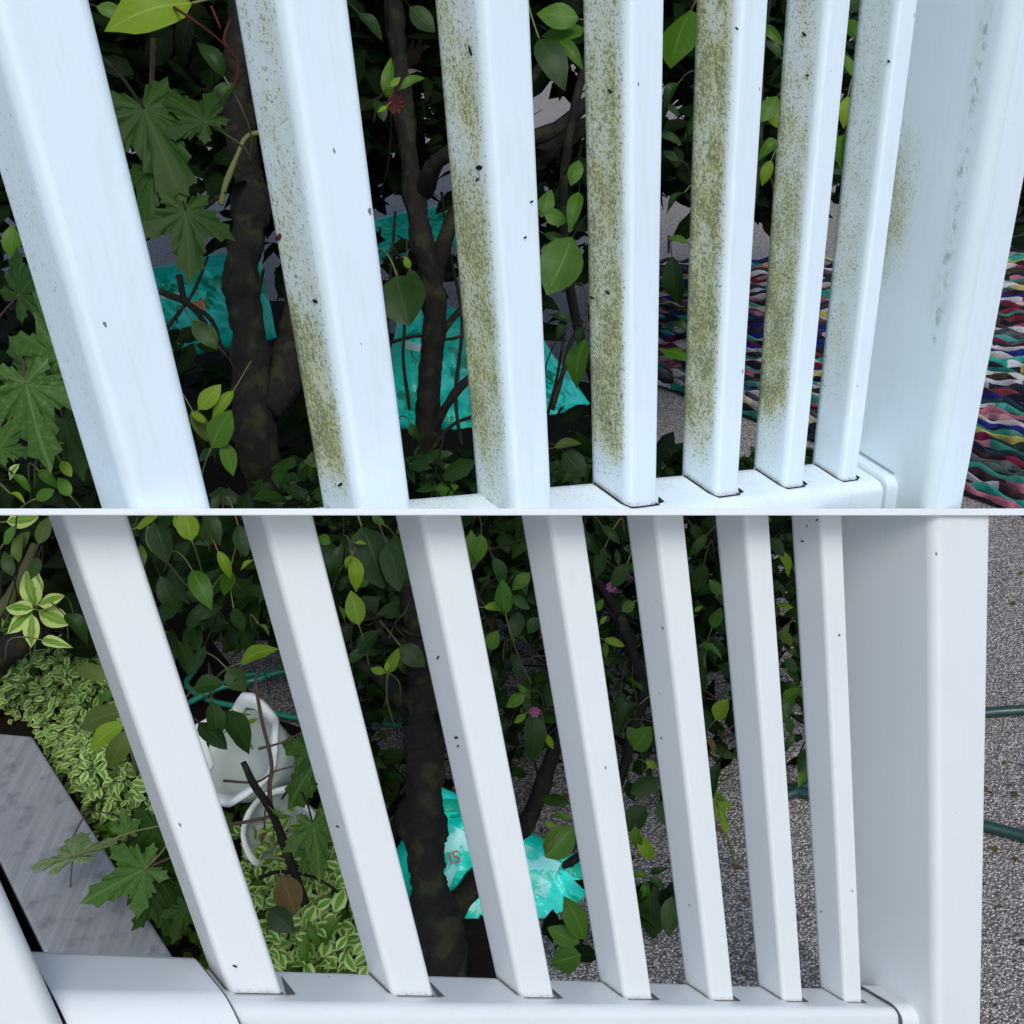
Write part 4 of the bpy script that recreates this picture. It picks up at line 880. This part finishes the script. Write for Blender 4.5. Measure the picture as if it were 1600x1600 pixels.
lput('lip', [(.066, .014), (.075, .019), (.077, .023), (.071, .024), (.064, .018)], M_URN, wob=.012)
vs = empty('leafy_seedling', PT(370, 1130, 1.6), 'small bright seedling growing in the tipped urn', 'seedling')
leaves(vs, 1.6, [(365, 1135, 350, 1115, 'y'), (368, 1130, 388, 1112, 'y'), (372, 1135, 392, 1140, 'm'), (360, 1128, 362, 1108, 'y'), (385, 1130, 402, 1120, 'y')])
vf = PT(381, 1143, 1.58)
mesh('violet_flower', [vf + .009 * WV([math.cos(a), math.sin(a), -.1 * (k % 2)]) for k, a in enumerate(np.linspace(0, 6.28, 9)[:-1])] + [vf + WV([0, 0, -.005])], [(k, (k + 1) % 8, 8) for k in range(8)], M_VIOLET, loc=vf)
tag(bpy.data.objects['violet_flower'], 'tiny violet flower by the tipped urn', 'flower')
ms = empty('maple_seedling', GP(470, 1420), 'maple seedling with broad green lobed leaves against the second clean baluster', 'seedling')
px_branch(ms, [(508, 1490, 1.52), (480, 1420, 1.45), (455, 1350, 1.42), (425, 1270, 1.4), (396, 1225, 1.38), (380, 1190, 1.38)], .0075, .004, M_BARK, .3, 'stem', 9)
px_branch(ms, [(424, 1278, 1.4), (421, 1230, 1.4), (424, 1190, 1.4), (408, 1120, 1.4), (400, 1060, 1.4), (415, 1040, 1.4)], .0032, .002, M_TWIG, .2)
px_branch(ms, [(404, 1170, 1.4), (440, 1160, 1.4), (480, 1140, 1.4)], .002, .001, M_TWIG, .2)
px_branch(ms, [(330, 1290, 1.42), (380, 1285, 1.4), (425, 1275, 1.4)], .0028, .002, M_TWIG, .2)
px_branch(ms, [(350, 1220, 1.42), (400, 1222, 1.4), (430, 1205, 1.4), (470, 1195, 1.4)], .002, .001, M_TWIG, .2)
px_branch(ms, [(405, 1372, 1.45), (440, 1362, 1.45), (500, 1375, 1.45), (560, 1420, 1.46)], .003, .0015, M_BARK, .2)
px_branch(ms, [(470, 1340, 1.44), (495, 1330, 1.44), (515, 1325, 1.44)], .0015, .001, M_TWIG, .2)
leaves(ms, 1.38, [(500, 1180, 440, 1270, 'M', dict(shape='m0', roll=0, wide=1.1)), (480, 1170, 455, 1200, 'M', dict(shape='m1')), (490, 1290, 505, 1380, 'M', dict(shape='m1', roll=20)), (480, 1330, 470, 1370, 'M', dict(shape='m0')), (440, 1368, 462, 1430, 'b', dict(shape='o3', roll=0)), (425, 1265, 438, 1275, 'm'), (418, 1300, 405, 1318, 'b'),
    (505, 1478, 530, 1430, 'm', dict(shape='o2')), (500, 1475, 480, 1440, 'm', dict(shape='o2')), (478, 1510, 480, 1455, 'm', dict(shape='o2')), (420, 1420, 460, 1455, 'd', dict(shape='o3')), (430, 1460, 415, 1480, 'd')])

# ------------------------------------------------------------------ hoses
def hose(name, pts, r, mat, label, cat='hose', flatz=True):
    P = [GP(x, y, h) for x, y, h in pts]; p = smoothpath(P, 8); V, Fc = tube(p, r, 10); o = mesh(name, V, Fc, mat, loc=P[0], smooth=True); return tag(o, label, cat)
hose('garden_hose', [(200, 990, .02), (290, 1030, .02), (305, 1045, .02), (292, 1070, .02), (330, 1095, .02), (400, 1108, .02), (470, 1122, .02), (540, 1118, .02), (620, 1133, .02), (655, 1128, .02), (700, 1110, .02), (660, 1098, .04), (605, 1085, .03), (540, 1060, .02),
    (450, 1052, .02), (380, 1056, .02), (330, 1078, .02), (296, 1098, .03), (340, 1076, .05), (400, 1062, .05), (450, 1048, .05), (560, 1050, .04), (590, 1010, .03), (615, 990, .03), (560, 960, .02), (480, 940, .02)], .0058, M_HOSE, 'teal green garden hose looping over the asphalt behind the left half of the clean railing')
hose('garden_hose', [(1180, 1250, .012), (1240, 1238, .012), (1300, 1200, .012), (1380, 1150, .012), (1460, 1125, .012), (1545, 1113, .012), (1600, 1109, .012), (1700, 1100, .012), (1830, 1120, .012), (1880, 1220, .012), (1800, 1330, .012), (1700, 1335, .012), (1595, 1305, .012), (1540, 1291, .012), (1450, 1270, .012), (1350, 1262, .012), (1230, 1232, .013), (1180, 1225, .012)],
     .0092, M_HOSED, 'dark green garden hose crossing the asphalt right of the clean railing post')
hose('twine', [(232, 45, .5), (262, 34, .5), (300, 28, .5), (340, 40, .5)], .03, M_HOSE, 'teal cord glimpsed behind leaves at the top left', 'cord')
rt = PT(335, 838, 1.9)
V, Fc = tube(smoothpath([PT(325, 830, 1.9), PT(335, 836, 1.9), PT(345, 850, 1.92)], 4), [.008] * 9, 8)
o = mesh('red_handle', V, Fc, M_REDTOY, loc=rt, smooth=True); tag(o, 'small red plastic handle behind leaves near the top of the first lower gap', 'handle')
lettering('IS', 702, 1352, 1.51, .026, M_PRINT_R, e5, -.25, nnn)

# bits stuck on the stained balusters
def face_pt(fr, i, x, y, side):
    """where the line of sight meets the left (side) or front face of baluster i"""
    if side == 'l': A = np.array([fr.D, -fr.V, -ray(x, y)]).T; s = np.linalg.solve(A, -(fr.P + (i - fr.delta) * fr.R)); return (i - fr.delta, s[0], s[1])
    A = np.array([fr.R, -fr.V, -ray(x, y)]).T; s = np.linalg.solve(A, -fr.P); return (s[0], 0, s[1])
def fleck(fr, parent, i, x, y, side, l, w, ang, mat=M_FLECK):
    n, b, h = face_pt(fr, i, x, y, side); c = fr.pt(n, b, h)
    nrm = WV(-fr.R / fr.lr) if side == 'l' else WV(-fr.D / fr.ld); c = c + nrm * .0006
    ex = WV(fr.D / fr.ld) if side == 'l' else WV(fr.R / fr.lr); ey = WV(-fr.V); px = .5 * fr.P[2] / F if False else 1
    P = []
    for k in range(10):
        a = 2 * math.pi * k / 10; r = 1 + .45 * noise.noise(Vector((x * .3 + k, y * .2, 0)))
        u, v = l * math.cos(a) * r, w * math.sin(a) * r; P.append(c + ex * (u * math.cos(ang) - v * math.sin(ang)) + ey * (u * math.sin(ang) + v * math.cos(ang)) + nrm * .0008 * math.cos(a) * 1)
    mesh('fleck', P + [c + nrm * .0012], [(k, (k + 1) % 10, 10) for k in range(10)], mat, parent)
for a in ((1, 437, 371, 'l', .0032, .0011, -.9, M_HUSK), (2, 736, 80, 'l', .0025, .0009, 1.5), (2, 750, 262, 'l', .0024, .0010, -.6), (2, 747, 281, 'l', .0018, .0005, -1.1), (1, 494, 471, 'l', .0015, .0009, -.4), (1, 533, 757, 'l', .0021, .0006, -.9), (3, 954, 143, 'l', .0012, .0010, .3),
          (3, 950, 457, 'l', .0016, .0012, .2), (3, 925, 465, 'l', .0012, .0009, .2), (2, 829, 314, 'f', .0014, .0004, .9), (2, 819, 370, 'f', .0012, .0005, 1.2), (5, 1257, 54, 'l', .0016, .0010, .3), (5, 1262, 118, 'l', .0013, .0006, -.3), (3, 955, 662, 'l', .0014, .0007, 1.4), (6, 1389, 96, 'l', .0011, .0010, 0), (4, 1150, 44, 'f', .0010, .0008, 0)):
    fleck(U, stained, *a)
for a in ((2, 686, 1028, 'l', .0020, .0004, -1.2), (2, 714, 1153, 'l', .0020, .0008, -.7), (2, 717, 1166, 'l', .0015, .0004, -1.1), (1, 495, 1225, 'l', .0020, .0008, -.6), (0, 366, 1509, 'f', .0012, .0008, 0), (1, 529, 1292, 'l', .0009, .0008, 0), (5, 1275, 812, 'f', .0014, .0005, 1.3), (6, 1254, 846, 'l', .0010, .0009, 0), (6, 1310, 992, 'f', .0020, .0003, 1.5)):
    fleck(L, clean, *a)
